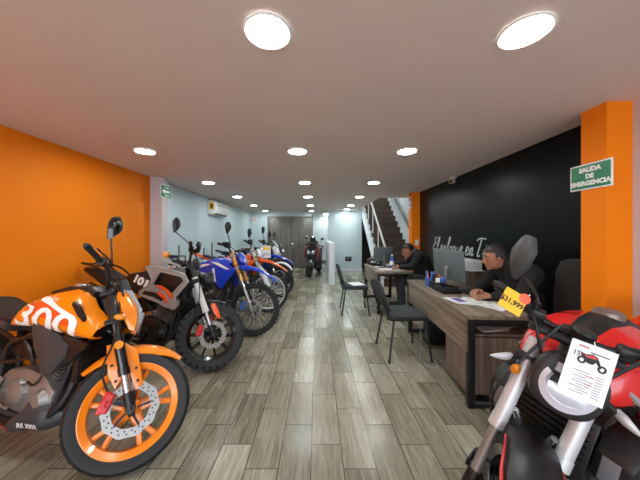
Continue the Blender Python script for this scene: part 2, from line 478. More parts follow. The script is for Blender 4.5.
        # brake disc
        if discmat:
            y = discside * (hw + .018); dk = MB(); r0, r1 = disc_r * .68, disc_r
            nn = 60
            ring = []
            for k in range(nn):
                a = 2 * PI * k / nn; wv = .0035 * sin(a * 10)
                ring.append([pt(r0 + wv * .5, a, y - .002), pt(r1 + wv, a, y - .002), pt(r1 + wv, a, y + .002), pt(r0 + wv * .5, a, y + .002)])
            ring.append(ring[0]); dk.loft(ring, cap=False)
            dk.mi = 1
            for k in range(20):
                for rr, da in ((.77, 0), (.88, .12)):
                    a = 2 * PI * k / 20 + da; q = pt(r1 * rr, a, y + discside * .0022)
                    dk.cyl(q, (q[0], q[1] + discside * .0006, q[2]), .0048, n=6)
            for k in range(5):
                a = 2 * PI * k / 5 + .2; dk.tube([pt(.03, a, y), pt(r0 + .006, a + .15, y)], .011, 6, sq=.5)
            s.part('brake_disc', dk, [discmat, 'steel'], o, front)
        return o
    # ---- fork
    def fork(s, low='chrome', up='black', t_up=(.22, .70), t_lo=(.03, .24), r_up=.027, r_lo=.019, foot='black', hw=.098, reflector=None, guard=None, clamps=(.50, .68), clampmat='steel'):
        for e in (-1, 1):
            y = e * hw
            m = MB().tube([s.P(t_up[0], y), s.P(t_up[0] + .02, y), s.P(t_up[1], y)], [r_up * .92, r_up, r_up], 16)
            m.tube([s.P(t_up[0] - .012, y), s.P(t_up[0] + .03, y)], r_up * 1.1, 16)
            o = s.part('fork_leg', m, up, st=True)
            s.part('slider', MB().tube([s.P(t_lo[0], y), s.P(t_lo[1], y)], r_lo, 14), low, o, True)
            f = MB().tube([s.P(-.035, y), s.P(.0, y), s.P(.09, y)], [.014, .026, .024], 12)
            f.cyl(s.P(0, y - .022), s.P(0, y + .022), .022)
            f.tube([s.P(.03, y - .0), s.P(.075, y, -.06)], .013, 8)
            s.part('axle_clamp', f, foot, o, True)
            if reflector and e == -1 or reflector == 'both':
                q = s.P(t_up[0] + .16, y - e * 0 + e * r_up)
                s.part('reflector', MB().cyl(q, q + Vector((0, e * .008, 0)), .023, n=18), 'amber', o, True)
            if guard:
                g = []
                for t, wd in ((.02, .03), (.1, .045), (.25, .05), (.36, .045), (.42, .02)):
                    g.append([tuple(s.P(t, y + e * .035 * cos(q), .03 + wd * .9 * sin(q))) for q in [-1.5 + 3.0 * i / 6 for i in range(7)]] + [tuple(s.P(t, y + e * .029 * cos(q), .028 + wd * .8 * sin(q))) for q in [1.5 - 3.0 * i / 6 for i in range(7)]])
                s.part('fork_guard', MB().loft(g), guard, o, True)
        c = MB()
        for t in clamps:
            c.box(s.P(t, 0, -.012), (.075, hw * 2 + .07, .032), Matrix.Rotation(-math.atan2(-s.a.x, s.a.z) , 3, 'Y'), .010)
        c.tube([s.P(clamps[0] - .02, 0, -.045), s.P(clamps[1] + .02, 0, -.045)], .022, 12)
        s.part('triple_clamp', c, clampmat, st=True)
        s.tt = clamps[1]
    def caliper(s, m='red', y=-.075, side=-1):
        q = MB()
        c = s.ax + Vector((-.122, y, .03)); rt = Matrix.Rotation(R(12), 3, 'Y')
        q.box(c, (.05, .05, .095), rt, .010); q.box(c + rt @ Vector((-.012, side * .018, .0)), (.03, .03, .11), rt, .008)
        for dz in (-.028, .028): q.cyl(c + rt @ Vector((.002, side * .025, dz)), c + rt @ Vector((.002, side * .036, dz)), .015)
        s.part('brake_caliper', q, m, st=True)
        h = MB().tube([c + Vector((-.01, 0, .05)), c + Vector((-.07, -.02, .16)), s.P(.38, -.14, -.02), s.P(.56, -.11, .03), s.P(.72, -.06, .04)], .0055, 6, 5)
        s.part('brake_hose', h, 'black', st=True)
    def fender(s, m, a0, a1, hw=.065, gap=.02, drop=.035, tip=.5, front=True, stripe=None):
        c = s.ax if front else s.rx; Rw = (s.R if front else s.Rr) + gap; rings = []
        n = 16
        for i in range(n + 1):
            u = i / n; a = math.radians(a0 + (a1 - a0) * u); k = min(1, u / .25, (1 - u) / .25); w = hw * (tip + (1 - tip) * k); dd = drop * (.15 + .85 * k)
            sec = [(-w, -dd), (-w * .92, -.008), (-w * .55, .008), (0, .014), (w * .55, .008), (w * .92, -.008), (w, -dd)]
            sec = sec + [(y * .94, h - .005) for y, h in sec[::-1]]
            rings.append([(c.x + (Rw + h) * cos(a), c.y + y, c.z + (Rw + h) * sin(a)) for y, h in sec])
        return s.part('front_fender' if front else 'rear_fender', MB().loft(rings), m, st=front)
    # ---- bars
    def bars(s, rise=.07, half=.36, back=.09, m='black', base=.03, lever=True, clus=True, gripmat='rubber', guards=None, tilt=0):
        h = s.P(s.tt + base, 0, -.01); s.hb = h
        pts = [(0, 0), (.10, .0), (.19, rise), (half, rise + tilt)]
        def q(y, e): 
            z = interp(pts, y); bx = -back * max(0, (y - .12) / (half - .12))
            return h + Vector((bx, e * y, z))
        hb = MB()
        hb.tube([q(half - .12, -1), q(.19, -1), q(.14, -1), q(.08, -1), q(0, -1), q(.08, 1), q(.14, 1), q(.19, 1), q(half - .12, 1)], .012, 10, 3)
        hb.box(h, (.04, .09, .05), None, .008)
        o = s.part('handlebar', hb, m, st=True)
        for e in (-1, 1):
            g = MB().tube([q(half - .135, e), q(half - .12, e), q(half - .02, e), q(half - .018, e), q(half, e)], [.021, .0165, .0165, .019, .018], 14)
            g.tube([q(half, e), q(half + .015, e)], [.014, .013], 12)
            s.part('grip', g, gripmat, o, True)
            sw = MB().box((q(half - .16, e) + q(half - .15, e)) / 2, (.045, .05, .05), None, .01)
            sw.tube([q(.2, e) + Vector((.02, 0, .01)), q(.14, e) + Vector((.06, 0, 0)), s.P(s.tt - .12, e * .06, .06)], .006, 6, 5)
            s.part('switch_block', sw, 'black', o, True)
            if lever:
                l = MB().tube([q(half - .18, e) + Vector((.03, 0, -.002)), q(half - .12, e) + Vector((.062, 0, -.006)), q(half - .03, e) + Vector((.055, 0, -.008)), q(half + .005, e) + Vector((.05, 0, -.006))], [.008, .007, .006, .007], 8, 4, sq=.6)
                s.part('lever', l, 'steel', o, True)
            if guards:
                gg = []
                for k in range(9):
                    u = k / 8; y = half - .19 + .22 * u; fx = .085 * sin(PI * min(1, u * .62 + .12)); b0 = q(y if y < half else half, e) + Vector((0, e * max(0, y - half), 0))
                    w = .022 + .022 * sin(PI * u)
                    gg.append([tuple(b0 + Vector((fx + .010 * cos(t) , 0, -.005 + w * sin(t)))) for t in [2 * PI * j / 10 for j in range(10)]])
                s.part('hand_guard', MB().loft(gg), guards, o, True)
        s.q = q
        if clus:
            c = MB().box(h + Vector((.075, 0, .045)), (.05, .13, .09), (0, R(-35), 0), .016)
            d = s.part('instrument_cluster', c, 'grey', st=True)
            s.part('display', MB().box(h + Vector((.055, 0, .062)), (.004, .10, .065), (0, R(-35), 0), .001), 'glass', d, True)
        return o
    def mirror(s, e, y=.22, top=(.0, .06, .20), hw=.055, hh=.07, m='gloss', shape='hex', az=0, glass=True, roll=0, sr=.0055, at=None):
        b = s.q(y, e) + Vector((.01, 0, .01)); c = b + Vector((top[0], e * top[1], top[2]))
        if at: c = Vector(at); top = ((c - b).x, (c - b).y * e, (c - b).z)
        st = MB().tube([b, b + Vector((0, e * .01, .05)), b + Vector((top[0] * .7, e * top[1] * .7, top[2] * .6)), c - Vector((0, 0, hh * .8))], sr, 8, 4)
        st.cyl(b - Vector((0, 0, .02)), b + Vector((0, 0, .035)), .012)
        o = s.part('mirror_stem', st, 'black', st=True)
        if shape == 'hex': P = [(0, -hh), (hw * .8, -hh * .25), (hw, hh * .35), (hw * .25, hh), (-hw * .5, hh * .9), (-hw, hh * .3), (-hw * .75, -hh * .35)]
        elif shape == 'drop': P = [(-.05 * hw, -hh), (hw * .55, -hh * .45), (hw * .95, hh * .15), (hw * .8, hh * .6), (hw * .2, hh), (-hw * .55, hh * .9), (-hw * .98, hh * .35), (-hw * .85, -hh * .15)]
        elif shape == 'round': P = [(hw * cos(t) * (1 - .15 * sin(t)), hh * sin(t)) for t in [2 * PI * i / 16 for i in range(16)]]
        else: P = [(-hw, -hh * .55), (-hw * .3, -hh), (hw * .7, -hh * .7), (hw, hh * .3), (hw * .3, hh), (-hw * .7, hh * .75)]
        Mx = Matrix.Translation(c) @ Matrix.Rotation(R(az), 4, 'Z') @ Matrix.Rotation(R(roll), 4, 'X')
        A = []
        for x, k in ((-.012, .92), (-.010, 1), (.008, 1), (.024, .78), (.034, .42)): A.append([(x, yy * k * (1 if e > 0 else -1), zz * k) for yy, zz in P])
        hd = s.part('mirror', MB().loft(A).xform(Mx), m, o, True)
        if glass:
            g = MB().loft([[(x, yy * .84 * (1 if e > 0 else -1), zz * .84) for yy, zz in P] for x in (-.0145, -.012)]).xform(Mx)
            s.part('mirror_glass', g, 'mirror', o, True)
    # ---- chassis
    def chassis(s, engine='alu', frame='black', fins=True, muf='steel', seat_z=.78, lowdetail=False, swing='black', header='steel', shield=None, shock=None, hr=.019):
        wb = s.wb; rx = s.rx
        head = Vector((.36, 0, .86)); f = MB()
        for e in (-1, 1):
            f.tube([head, (.22, e * .09, .74), (-.05, e * .13, .66), (-.22, e * .12, .58), (-.26, e * .10, .34)], .017, 8, 4)
            f.tube([(.33, e * .02, .80), (.27, e * .08, .52), (.20, e * .10, .26), (-.05, e * .11, .22), (-.26, e * .10, .30)], .014, 8, 4)
            f.tube([(-.15, e * .12, .62), (-.5, e * .10, seat_z - .06), (-.78, e * .07, seat_z)], .012, 8, 3)
            f.tube([(-.26, e * .11, .40), (-.5, e * .10, seat_z - .07)], .011, 8)
        f.tube([(.39, 0, .80), (.33, 0, .93)], .03, 12)
        s.part('frame', f, frame)
        hs = MB().tube([(.10, -.10, .62), (.02, -.135, .56), (-.10, -.15, .52), (-.24, -.13, .50)], .009, 6, 4)
        hs.tube([(.22, -.09, .60), (.16, -.13, .50), (.12, -.15, .42), (.04, -.14, .42)], .007, 6, 4); hs.tube([(-.05, -.14, .64), (.02, -.15, .60), (.08, -.15, .52)], .011, 6, 4)
        s.part('hose', hs, 'black')
        tb = MB().box((-.10, -.04, .58), (.16, .16, .10), (0, R(10), 0), .02); tb.cyl((-.02, -.13, .57), (-.02, -.05, .57), .03, n=14)
        s.part('throttle_body', tb, 'steel')
        sw = MB()
        for e in (-1, 1): sw.tube([(-.24, e * .08, .36), (-.4, e * .10, .33), tuple(rx + Vector((-.03, e * .11, 0)))], [.026, .024, .018], 8, 2, sq=1.3)
        sw.cyl((-.25, -.1, .36), (-.25, .1, .36), .03)
        s.part('swingarm', sw, swing)
        sh = MB().tube([(-.30, 0, .40), (-.36, 0, .68)], .02, 10)
        for k in range(9): sh.lathe([(.022, .44 + k * .024), (.036, .45 + k * .024), (.022, .46 + k * .024)], (-.33, 0, 0), 'z', 14)
        s.part('shock_absorber', sh, shock or 'steel')
        # engine
        en = MB()
        en.poly([(-.24, .30), (-.20, .24), (.10, .22), (.20, .28), (.22, .38), (.12, .46), (-.02, .48), (-.18, .46), (-.25, .40)], -.115, .115, .02)
        ca = R(-20); ax = Vector((sin(-ca) , 0, cos(ca))); c0 = Vector((.10, 0, .44))
        rt = Matrix.Rotation(-ca, 3, 'Y')
        en.box(c0 + ax * .07, (.12, .13, .18), rt, .01); en.box(c0 + ax * .18, (.13, .14, .08), rt, .02)
        e0 = s.part('engine', en, engine)
        if fins:
            fm = MB()
            for k in range(7): fm.box(c0 + ax * (.005 + .022 * k), (.165, .175, .007), rt)
            s.part('cooling_fins', fm, 'alu', e0)
        for e in (-1, 1):
            cv = MB()
            cv.lathe([(.0, e * .145), (.045, e * .143), (.066, e * .135), (.078, e * .11)], (-.06, 0, .345), n=24)
            cv.lathe([(.0, e * .15), (.035, e * .148), (.06, e * .115)], (.135, 0, .33), n=18)
            for k in range(8):
                a = 2 * PI * k / 8; cv.cyl((-.06 + .07 * cos(a), e * .11, .345 + .07 * sin(a)), (-.06 + .07 * cos(a), e * .138, .345 + .07 * sin(a)), .007, n=8)
            s.part('engine_cover', cv, engine, e0)
        ex = MB().tube([(.17, -.02, .56), (.27, -.04, .50), (.27, -.08, .34), (.16, -.12, .22), (-.10, -.14, .20), (-.3, -.15, .25)], hr, 10, 5)
        ep = s.part('exhaust_pipe', ex, header)
        mu = MB().tube([(-.28, -.155, .24), (-.34, -.165, .27), (-.58, -.18, .36), (-.70, -.185, .405), (-.72, -.186, .41)], [.022, .045, .05, .046, .03], 16)
        m1 = s.part('muffler', mu, muf, ep)
        if not lowdetail:
            s.part('heat_shield', MB().tube([(-.38, -.19, .295), (-.62, -.20, .385)], .038, 12, sq=1.0), shield or 'grey', ep)
        for e in (-1, 1):
            ft = MB()
            ft.cyl((-.22, e * .11, .33), (-.23, e * .25, .33), .013, n=10); ft.box((-.22, e * .13, .36), (.03, .012, .12), (0, R(20), 0), .004)
            s.part('footpeg', ft, 'alu')
        s.part('brake_pedal', MB().tube([(-.22, -.13, .31), (-.1, -.16, .28), (-.03, -.17, .28)], .007, 6), 'alu')
        ks = MB().tube([(-.12, .12, .28), (-.10, .20, .16), (-.06, .285, .055)], .011, 8); ks.box((-.05, .29, .048), (.05, .05, .008), (R(10), 0, 0))
        s.part('kickstand', ks, 'black')
        ch = MB()
        pts = [(-.17, .095, .39), tuple(rx + Vector((0, .095, .075))), tuple(rx + Vector((-.075, .095, 0))), tuple(rx + Vector((0, .095, -.075))), (-.17, .095, .33)]
        ch.tube(pts, .009, 6, 3); ch.lathe([(.0, .09), (.075, .09), (.075, .1), (0, .1)], rx, n=24)
        s.part('chain', ch, 'steel')
    def seat(s, up, lo, wid, m='seat', name='seat'):
        return s.part(name, Shell(up, lo, wid, 2.6).mb(14, 16), m)
    def radiator(s, x=.32, z=(.42, .66), m='black'):
        r = MB().box((x, 0, (z[0] + z[1]) / 2), (.035, .26, z[1] - z[0]), (0, R(-12), 0), .006)
        for k in range(9): r.box((x + .012, 0, z[0] + .02 + k * (z[1] - z[0] - .04) / 8), (.04, .23, .004), (0, R(-12), 0))
        s.part('radiator', r, m)
    def tail_light(s, x=-.84, z=.84, y=.05):
        s.part('tail_light', MB().box((x, 0, z), (.04, y * 2, .04), (0, R(20), 0), .012), 'redp')
    def signal(s, p, tip, m='amber', st=True, r=.018, long=.03, body='black'):
        o = s.part('turn_signal', MB().tube([p, tip], .006, 6), body, st=st)
        d = (Vector(tip) - Vector(p)).normalized()
        s.part('lens', MB().ell(tip, (long, r * 1.05, r), 12, 8), m, o, st)

# ---- the orange naked bike by the left edge
def bike_orange():
    b = Bike('naked_motorcycle', 'orange naked motorcycle nearest on the left, orange wheel rims and 300 on its tank', -1.082, 1.495, -14, 46, 10, .308, 1.30, wf=.118, wr=.14, seg=72)
    b.wheel(True, 'orange', 'cast5', 'road', rb=.765); b.wheel(False, 'orange', 'cast5', 'road', rb=.765, disc_r=.11)
    b.fork(low='chrome', up='gloss', t_up=(.195, .70), r_up=.0275, r_lo=.020, reflector='right')
    b.caliper('redp')
    fd = b.fender('orange', 53, 150, .064, .022, .04, .45)
    sk = MB()
    for e in (-1, 1):
        y = e * .068
        sk.poly([(b.P(.36, 0, .03).x, b.P(.36, 0, .03).z), (b.P(.38, 0, -.06).x, b.P(.38, 0, -.06).z), (b.P(.22, 0, -.075).x, b.P(.22, 0, -.075).z), (b.P(.13, 0, -.055).x, b.P(.13, 0, -.055).z), (b.P(.17, 0, -.02).x, b.P(.17, 0, -.02).z), (b.P(.2, 0, .02).x, b.P(.2, 0, .02).z), (b.P(.08, 0, .035).x, b.P(.08, 0, .035).z), (b.P(.10, 0, .075).x, b.P(.10, 0, .075).z), (b.P(.30, 0, .08).x, b.P(.30, 0, .08).z)], y - .004 + e * .003, y + .004 + e * .003, .002)
    s1 = b.part('fender_bracket', sk, 'orange', fd, True)
    bo = MB()
    for t, fw in ((.26, -.05), (.17, -.045), (.2, .058), (.13, .055)):
        for e in (-1, 1): bo.cyl(b.P(t, e * .072, fw), b.P(t, e * .081, fw), .008, n=10)
    b.part('bolt', bo, 'black', fd, True)
    b.bars(rise=.105, half=.41, back=.10, tilt=.035)
    b.mirror(-1, .20, hw=.058, hh=.084, m='gloss', shape='drop', az=-22, roll=-6, at=(.277, -.225, 1.305))
    # head lamp
    h = Shell([(.42, .92), (.47, .93), (.53, .88), (.56, .82)], [(.42, .76), (.48, .74), (.53, .74), (.56, .77)], [(.43, .06), (.50, .085), (.57, .08), (.60, .05)], 2.6)
    o = b.part('headlight', h.mb(12, 20), 'black', st=True)
    b.part('headlight_lens', Shell([(.545, .85), (.572, .84)], [(.545, .75), (.572, .765)], [(.545, .068), (.572, .05)], 2.5).mb(4, 18), 'lens', o, True)
    for e in (-1, 1):
        w = Shell([(.40, .94), (.45, .94), (.53, .85), (.55, .78)], [(.40, .88), (.45, .81), (.52, .72), (.55, .71)], [(.40, .012), (.5, .016), (.55, .010)], 3, e * .088)
        b.part('headlight_cowl', w.mb(10, 12), 'orange', o, True)
        w2 = Shell([(.42, .96), (.47, .96), (.555, .85), (.565, .78)], [(.42, .93), (.455, .92), (.535, .83), (.565, .70)], [(.42, .012), (.565, .009)], 3, e * .080)
        b.part('cowl_edge', w2.mb(8, 10), 'silver', o, True)
    b.signal(b.P(.50, -.11, .02), b.P(.50, -.19, .03)); b.signal(b.P(.50, .11, .02), b.P(.50, .19, .03))
    b.chassis(engine='alu', muf='gloss', shock='black', hr=.027)
    b.radiator(.36, (.45, .66))
    # tank
    T = Shell([(-.285, .75), (-.243, .80), (-.173, .865), (.01, .932), (.185, .965), (.28, .955), (.33, .92), (.37, .865), (.465, .80), (.475, .77)],
              [(-.285, .70), (-.243, .70), (-.1, .715), (.054, .712), (.2, .70), (.324, .69), (.471, .686), (.475, .70)],
              [(-.285, .10), (-.2, .135), (0, .155), (.2, .165), (.35, .16), (.475, .145)], 3.2, lean=.18)
    t = b.part('fuel_tank', T.clip(-.285, .24).mb(24, 28), 'orange')
    for e in (-1, 1): b.part('tank_wing', T.wing(.235, .475, e), 'orange', t)
    b.part('tank_front_cover', Shell([(.235, .95), (.30, .93), (.33, .88)], [(.235, .71), (.33, .74)], [(.235, .135), (.33, .08)], 3).mb(8, 18), 'black', t)
    g = MB()
    for e in (-1, 1): g.join(T.decal([(-.14, .855), (.02, .885), (.18, .85), (.36, .78), (.34, .755), (.12, .79), (-.08, .81)], e))
    b.part('tank_graphic', g, 'redorange', t)
    g = MB()
    for e in (-1, 1): g.join(T.decal([(-.05, .905), (.06, .91), (.33, .82), (.32, .80), (.11, .865), (-.02, .888)], e, .0032))
    b.part('tank_stripe', g, 'paper', t)
    for e in (-1, 1): b.part('lettering', text_on(T, '300', .205, (.10, .768), R(-6), e, bold=.004, sx=1.80, off=.006), 'paper', t)
    g = text_on(T, 'Street', .030, (.12, .905), R(-8), -1, shear=.3)
    b.part('small_lettering', g, 'paper', t)
    b.part('tank_top_cover', Shell([(-.1, .935), (.05, .975), (.25, .985), (.32, .955)], [(-.1, .91), (.32, .91)], [(-.1, .03), (.1, .06), (.32, .07)], 3).mb(10, 14), 'black', t)
    b.part('filler_cap', MB().lathe([(0, .992), (.038, .992), (.042, .975)], (.12, 0, 0), 'z', 20), 'chrome', t)
    for e in (-1, 1):
        b.part('tank_vent', Shell([(.30, .90), (.345, .88), (.40, .82)], [(.30, .87), (.35, .82), (.40, .79)], [(.30, .012), (.40, .012)], 3, e * .150).mb(8, 10), 'black', t)
        sh = Shell([(.03, .765), (.12, .745), (.27, .685), (.33, .66)], [(.03, .70), (.08, .60), (.19, .472), (.25, .50), (.33, .60)], [(.03, .02), (.18, .03), (.33, .018)], 3.4, e * .148)
        b.part('radiator_shroud', sh.mb(12, 14), 'grey')
        s2 = Shell([(.27, .70), (.38, .69), (.45, .675)], [(.27, .56), (.33, .55), (.45, .655)], [(.27, .016), (.45, .012)], 3, e * .142)
        b.part('shroud_trim', s2.mb(8, 10), 'black')
    bp = Shell([(-.30, .26), (-.20, .26), (-.02, .235), (.06, .30), (.10, .375), (.16, .34), (.26, .30), (.335, .262)], [(-.30, .215), (-.2, .165), (0, .135), (.2, .165), (.335, .245)], [(-.30, .12), (0, .165), (.2, .15), (.335, .05)], 3.2)
    bo = b.part('belly_pan', bp.mb(20, 22), 'grey')
    b.part('pan_stripe', bp.decal([(-.28, .235), (-.05, .185), (.02, .165), (-.1, .165), (-.25, .205)], -1), 'redp', bo)
    b.part('pan_lettering', text_on(bp, 'RS 300R', .036, (.13, .205), R(2), -1, bold=.001, sx=1.1), 'paper', bo)
    b.seat([(-.72, .86), (-.60, .865), (-.48, .81), (-.36, .755), (-.24, .77), (-.20, .80)], [(-.72, .80), (-.5, .755), (-.2, .72)], [(-.72, .07), (-.5, .11), (-.3, .12), (-.2, .09)])
    tl = Shell([(-.80, .87), (-.6, .83), (-.42, .76), (-.30, .74)], [(-.80, .82), (-.6, .73), (-.42, .66), (-.30, .66)], [(-.80, .05), (-.5, .10), (-.3, .12)], 3)
    b.part('tail_cowl', tl.mb(12, 16), 'grey'); b.tail_light(-.80, .84)
    b.finish(); return b

# ---- grey and black scrambler
def bike_scrambler():
    b = Bike('scrambler_motorcycle', 'grey, black and red motorcycle with chunky tyre and red caliper, second on the left', -1.04, 2.545, -9, 43, 8, .315, 1.22, wf=.13, wr=.145, seg=56)
    b.wheel(True, 'gloss', 'cast10', 'block', rb=.73, disc_r=.125); b.wheel(False, 'gloss', 'cast10', 'block', rb=.73, disc_r=.11)
    b.fork(low='chrome', up='offwhite', t_up=(.235, .66), t_lo=(.06, .25), r_up=.028, r_lo=.020, reflector=None, clamps=(.55, .70))
    tp = MB()
    for e in (-1, 1): 
        tp.tube([b.P(.585, e * .098), b.P(.73, e * .098)], .031, 12); tp.tube([b.P(.52, e * .098), b.P(.545, e * .098)], .031, 12)
    b.part('fork_sleeve', tp, 'black', st=True)
    b.caliper('redp')
    b.fender('black', 72, 128, .060, .016, .02, .5)
    for e in (-1, 1):
        w = Shell([(.55, .60), (.585, .60), (.63, .53), (.65, .48)], [(.55, .57), (.58, .51), (.625, .455), (.65, .455)], [(.55, .010), (.6, .014), (.65, .008)], 3, e * .128)
        b.part('fork_shield', w.mb(8, 10), 'burnt', st=True)
    b.bars(rise=.12, half=.38, back=.04, guards='black')
    b.mirror(-1, .17, hw=.058, hh=.082, m='black', shape='drop', az=-30, at=(.10, -.20, 1.33))
    h = MB().lathe([(.0, -.02), (.055, -.015), (.08, .02), (.085, .06), (.078, .075)], (.47, 0, .86), 'x', 24)
    o = b.part('headlight', h, 'black', st=True)
    b.part('headlight_lens', MB().lathe([(0, .085), (.05, .082), (.078, .07)], (.47, 0, .86), 'x', 24), 'lens', o, True)
    b.chassis(engine='black', muf='gloss', header='steel')
    b.radiator(.33, (.44, .66))
    T = Shell([(-.22, .80), (-.12, .90), (.05, .955), (.2, .965), (.32, .94)], [(-.22, .74), (.0, .70), (.32, .70)], [(-.22, .10), (0, .13), (.2, .14), (.32, .10)], 3, lean=.15)
    t = b.part('fuel_tank', T.mb(16, 22), 'black')
    b.part('filler_cap', MB().lathe([(0, .985), (.035, .985), (.04, .955)], (.14, 0, 0), 'z', 18), 'chrome', t)
    for e in (-1, 1):
        y = e * .16
        oc = [(-.03, .965), (.10, .962), (.23, .94), (.39, .90), (.43, .83), (.312, .685), (.318, .58), (.24, .59), (.125, .635), (-.08, .695), (-.08, .725), (.015, .785), (.045, .85)]
        ic = [(.12, .925), (.35, .882), (.385, .835), (.275, .712), (.06, .795)]
        o = b.part('tank_side_panel', MB().plate(oc, ic, y * .98 - e * .0, y * 1.06), 'silver', ang=30)
        rim_ = MB()
        rim_.tube([(a, y * 1.05, c) for a, c in ic + ic[:1]], .008, 6); rim_.tube([(a, y * 1.045, c) for a, c in oc + oc[:1]], .011, 8)
        b.part('panel_rim', rim_, 'silver', o)
        b.part('panel_inset', MB().poly([(.04, .79), (.12, .93), (.36, .89), (.395, .83), (.275, .70)], y * .9 - .004, y * .9 + .004, .002), 'black', o)
        rf = MB().poly([(.10, .795), (.17, .785), (.24, .745), (.29, .70), (.285, .66), (.235, .70), (.20, .735), (.13, .765)], y * 1.075 - .004, y * 1.075 + .004, .002)
        rf.poly([(.13, .74), (.20, .70), (.25, .645), (.235, .62), (.19, .665), (.12, .71)], y * 1.075 - .003, y * 1.075 + .003, .002)
        b.part('red_flash', rf, 'redorange', o)
        b.part('black_flash', MB().poly([(-.02, .735), (.10, .72), (.20, .66), (.17, .64), (.08, .68), (-.05, .70)], y * 1.07 - .003, y * 1.07 + .003, .002), 'black', o)
        lp = Shell([(.12, .70), (.25, .67), (.34, .655)], [(.12, .66), (.24, .57), (.30, .555), (.34, .60)], [(.12, .014), (.34, .014)], 3, y * .95)
        b.part('lower_shroud', lp.mb(8, 10), 'silver')
        sp = Shell([(-.36, .82), (-.2, .90), (-.02, .93), (.02, .90)], [(-.36, .72), (-.2, .70), (-.06, .72), (.02, .80)], [(-.36, .02), (-.1, .03), (.02, .015)], 3.4, e * .145)
        so = b.part('side_cover', sp.mb(12, 14), 'black')
        b.part('side_lettering', text_on(sp, '101', .10, (-.075, .82), R(-24), e, bold=.006, sx=1.2), 'paper', so)
    b.seat([(-.80, .93), (-.62, .93), (-.46, .86), (-.30, .83), (-.15, .87)], [(-.80, .86), (-.5, .76), (-.15, .74)], [(-.80, .07), (-.5, .11), (-.3, .12), (-.15, .09)])
    tc = Shell([(-.88, .95), (-.66, .90), (-.42, .80)], [(-.88, .89), (-.66, .78), (-.42, .66)], [(-.86, .06), (-.6, .11), (-.42, .12)], 3)
    b.part('tail_cowl', tc.mb(10, 16), 'black')
    gr = MB()
    for e in (-1, 1): gr.tube([(-.5, e * .13, .87), (-.65, e * .14, .955), (-.84, e * .12, .985), (-.90, e * .05, .99)], .011, 8, 4)
    gr.box((-.76, 0, .985), (.18, .17, .012), None, .004)
    b.part('grab_rail', gr, 'black'); b.tail_light(-.89, .92)
    b.signal((.30, -.12, .99), (.19, -.19, 1.085), st=False, r=.034, long=.026)
    b.signal(b.P(.55, .11, .02), b.P(.55, .20, .03))
    b.finish(); return b

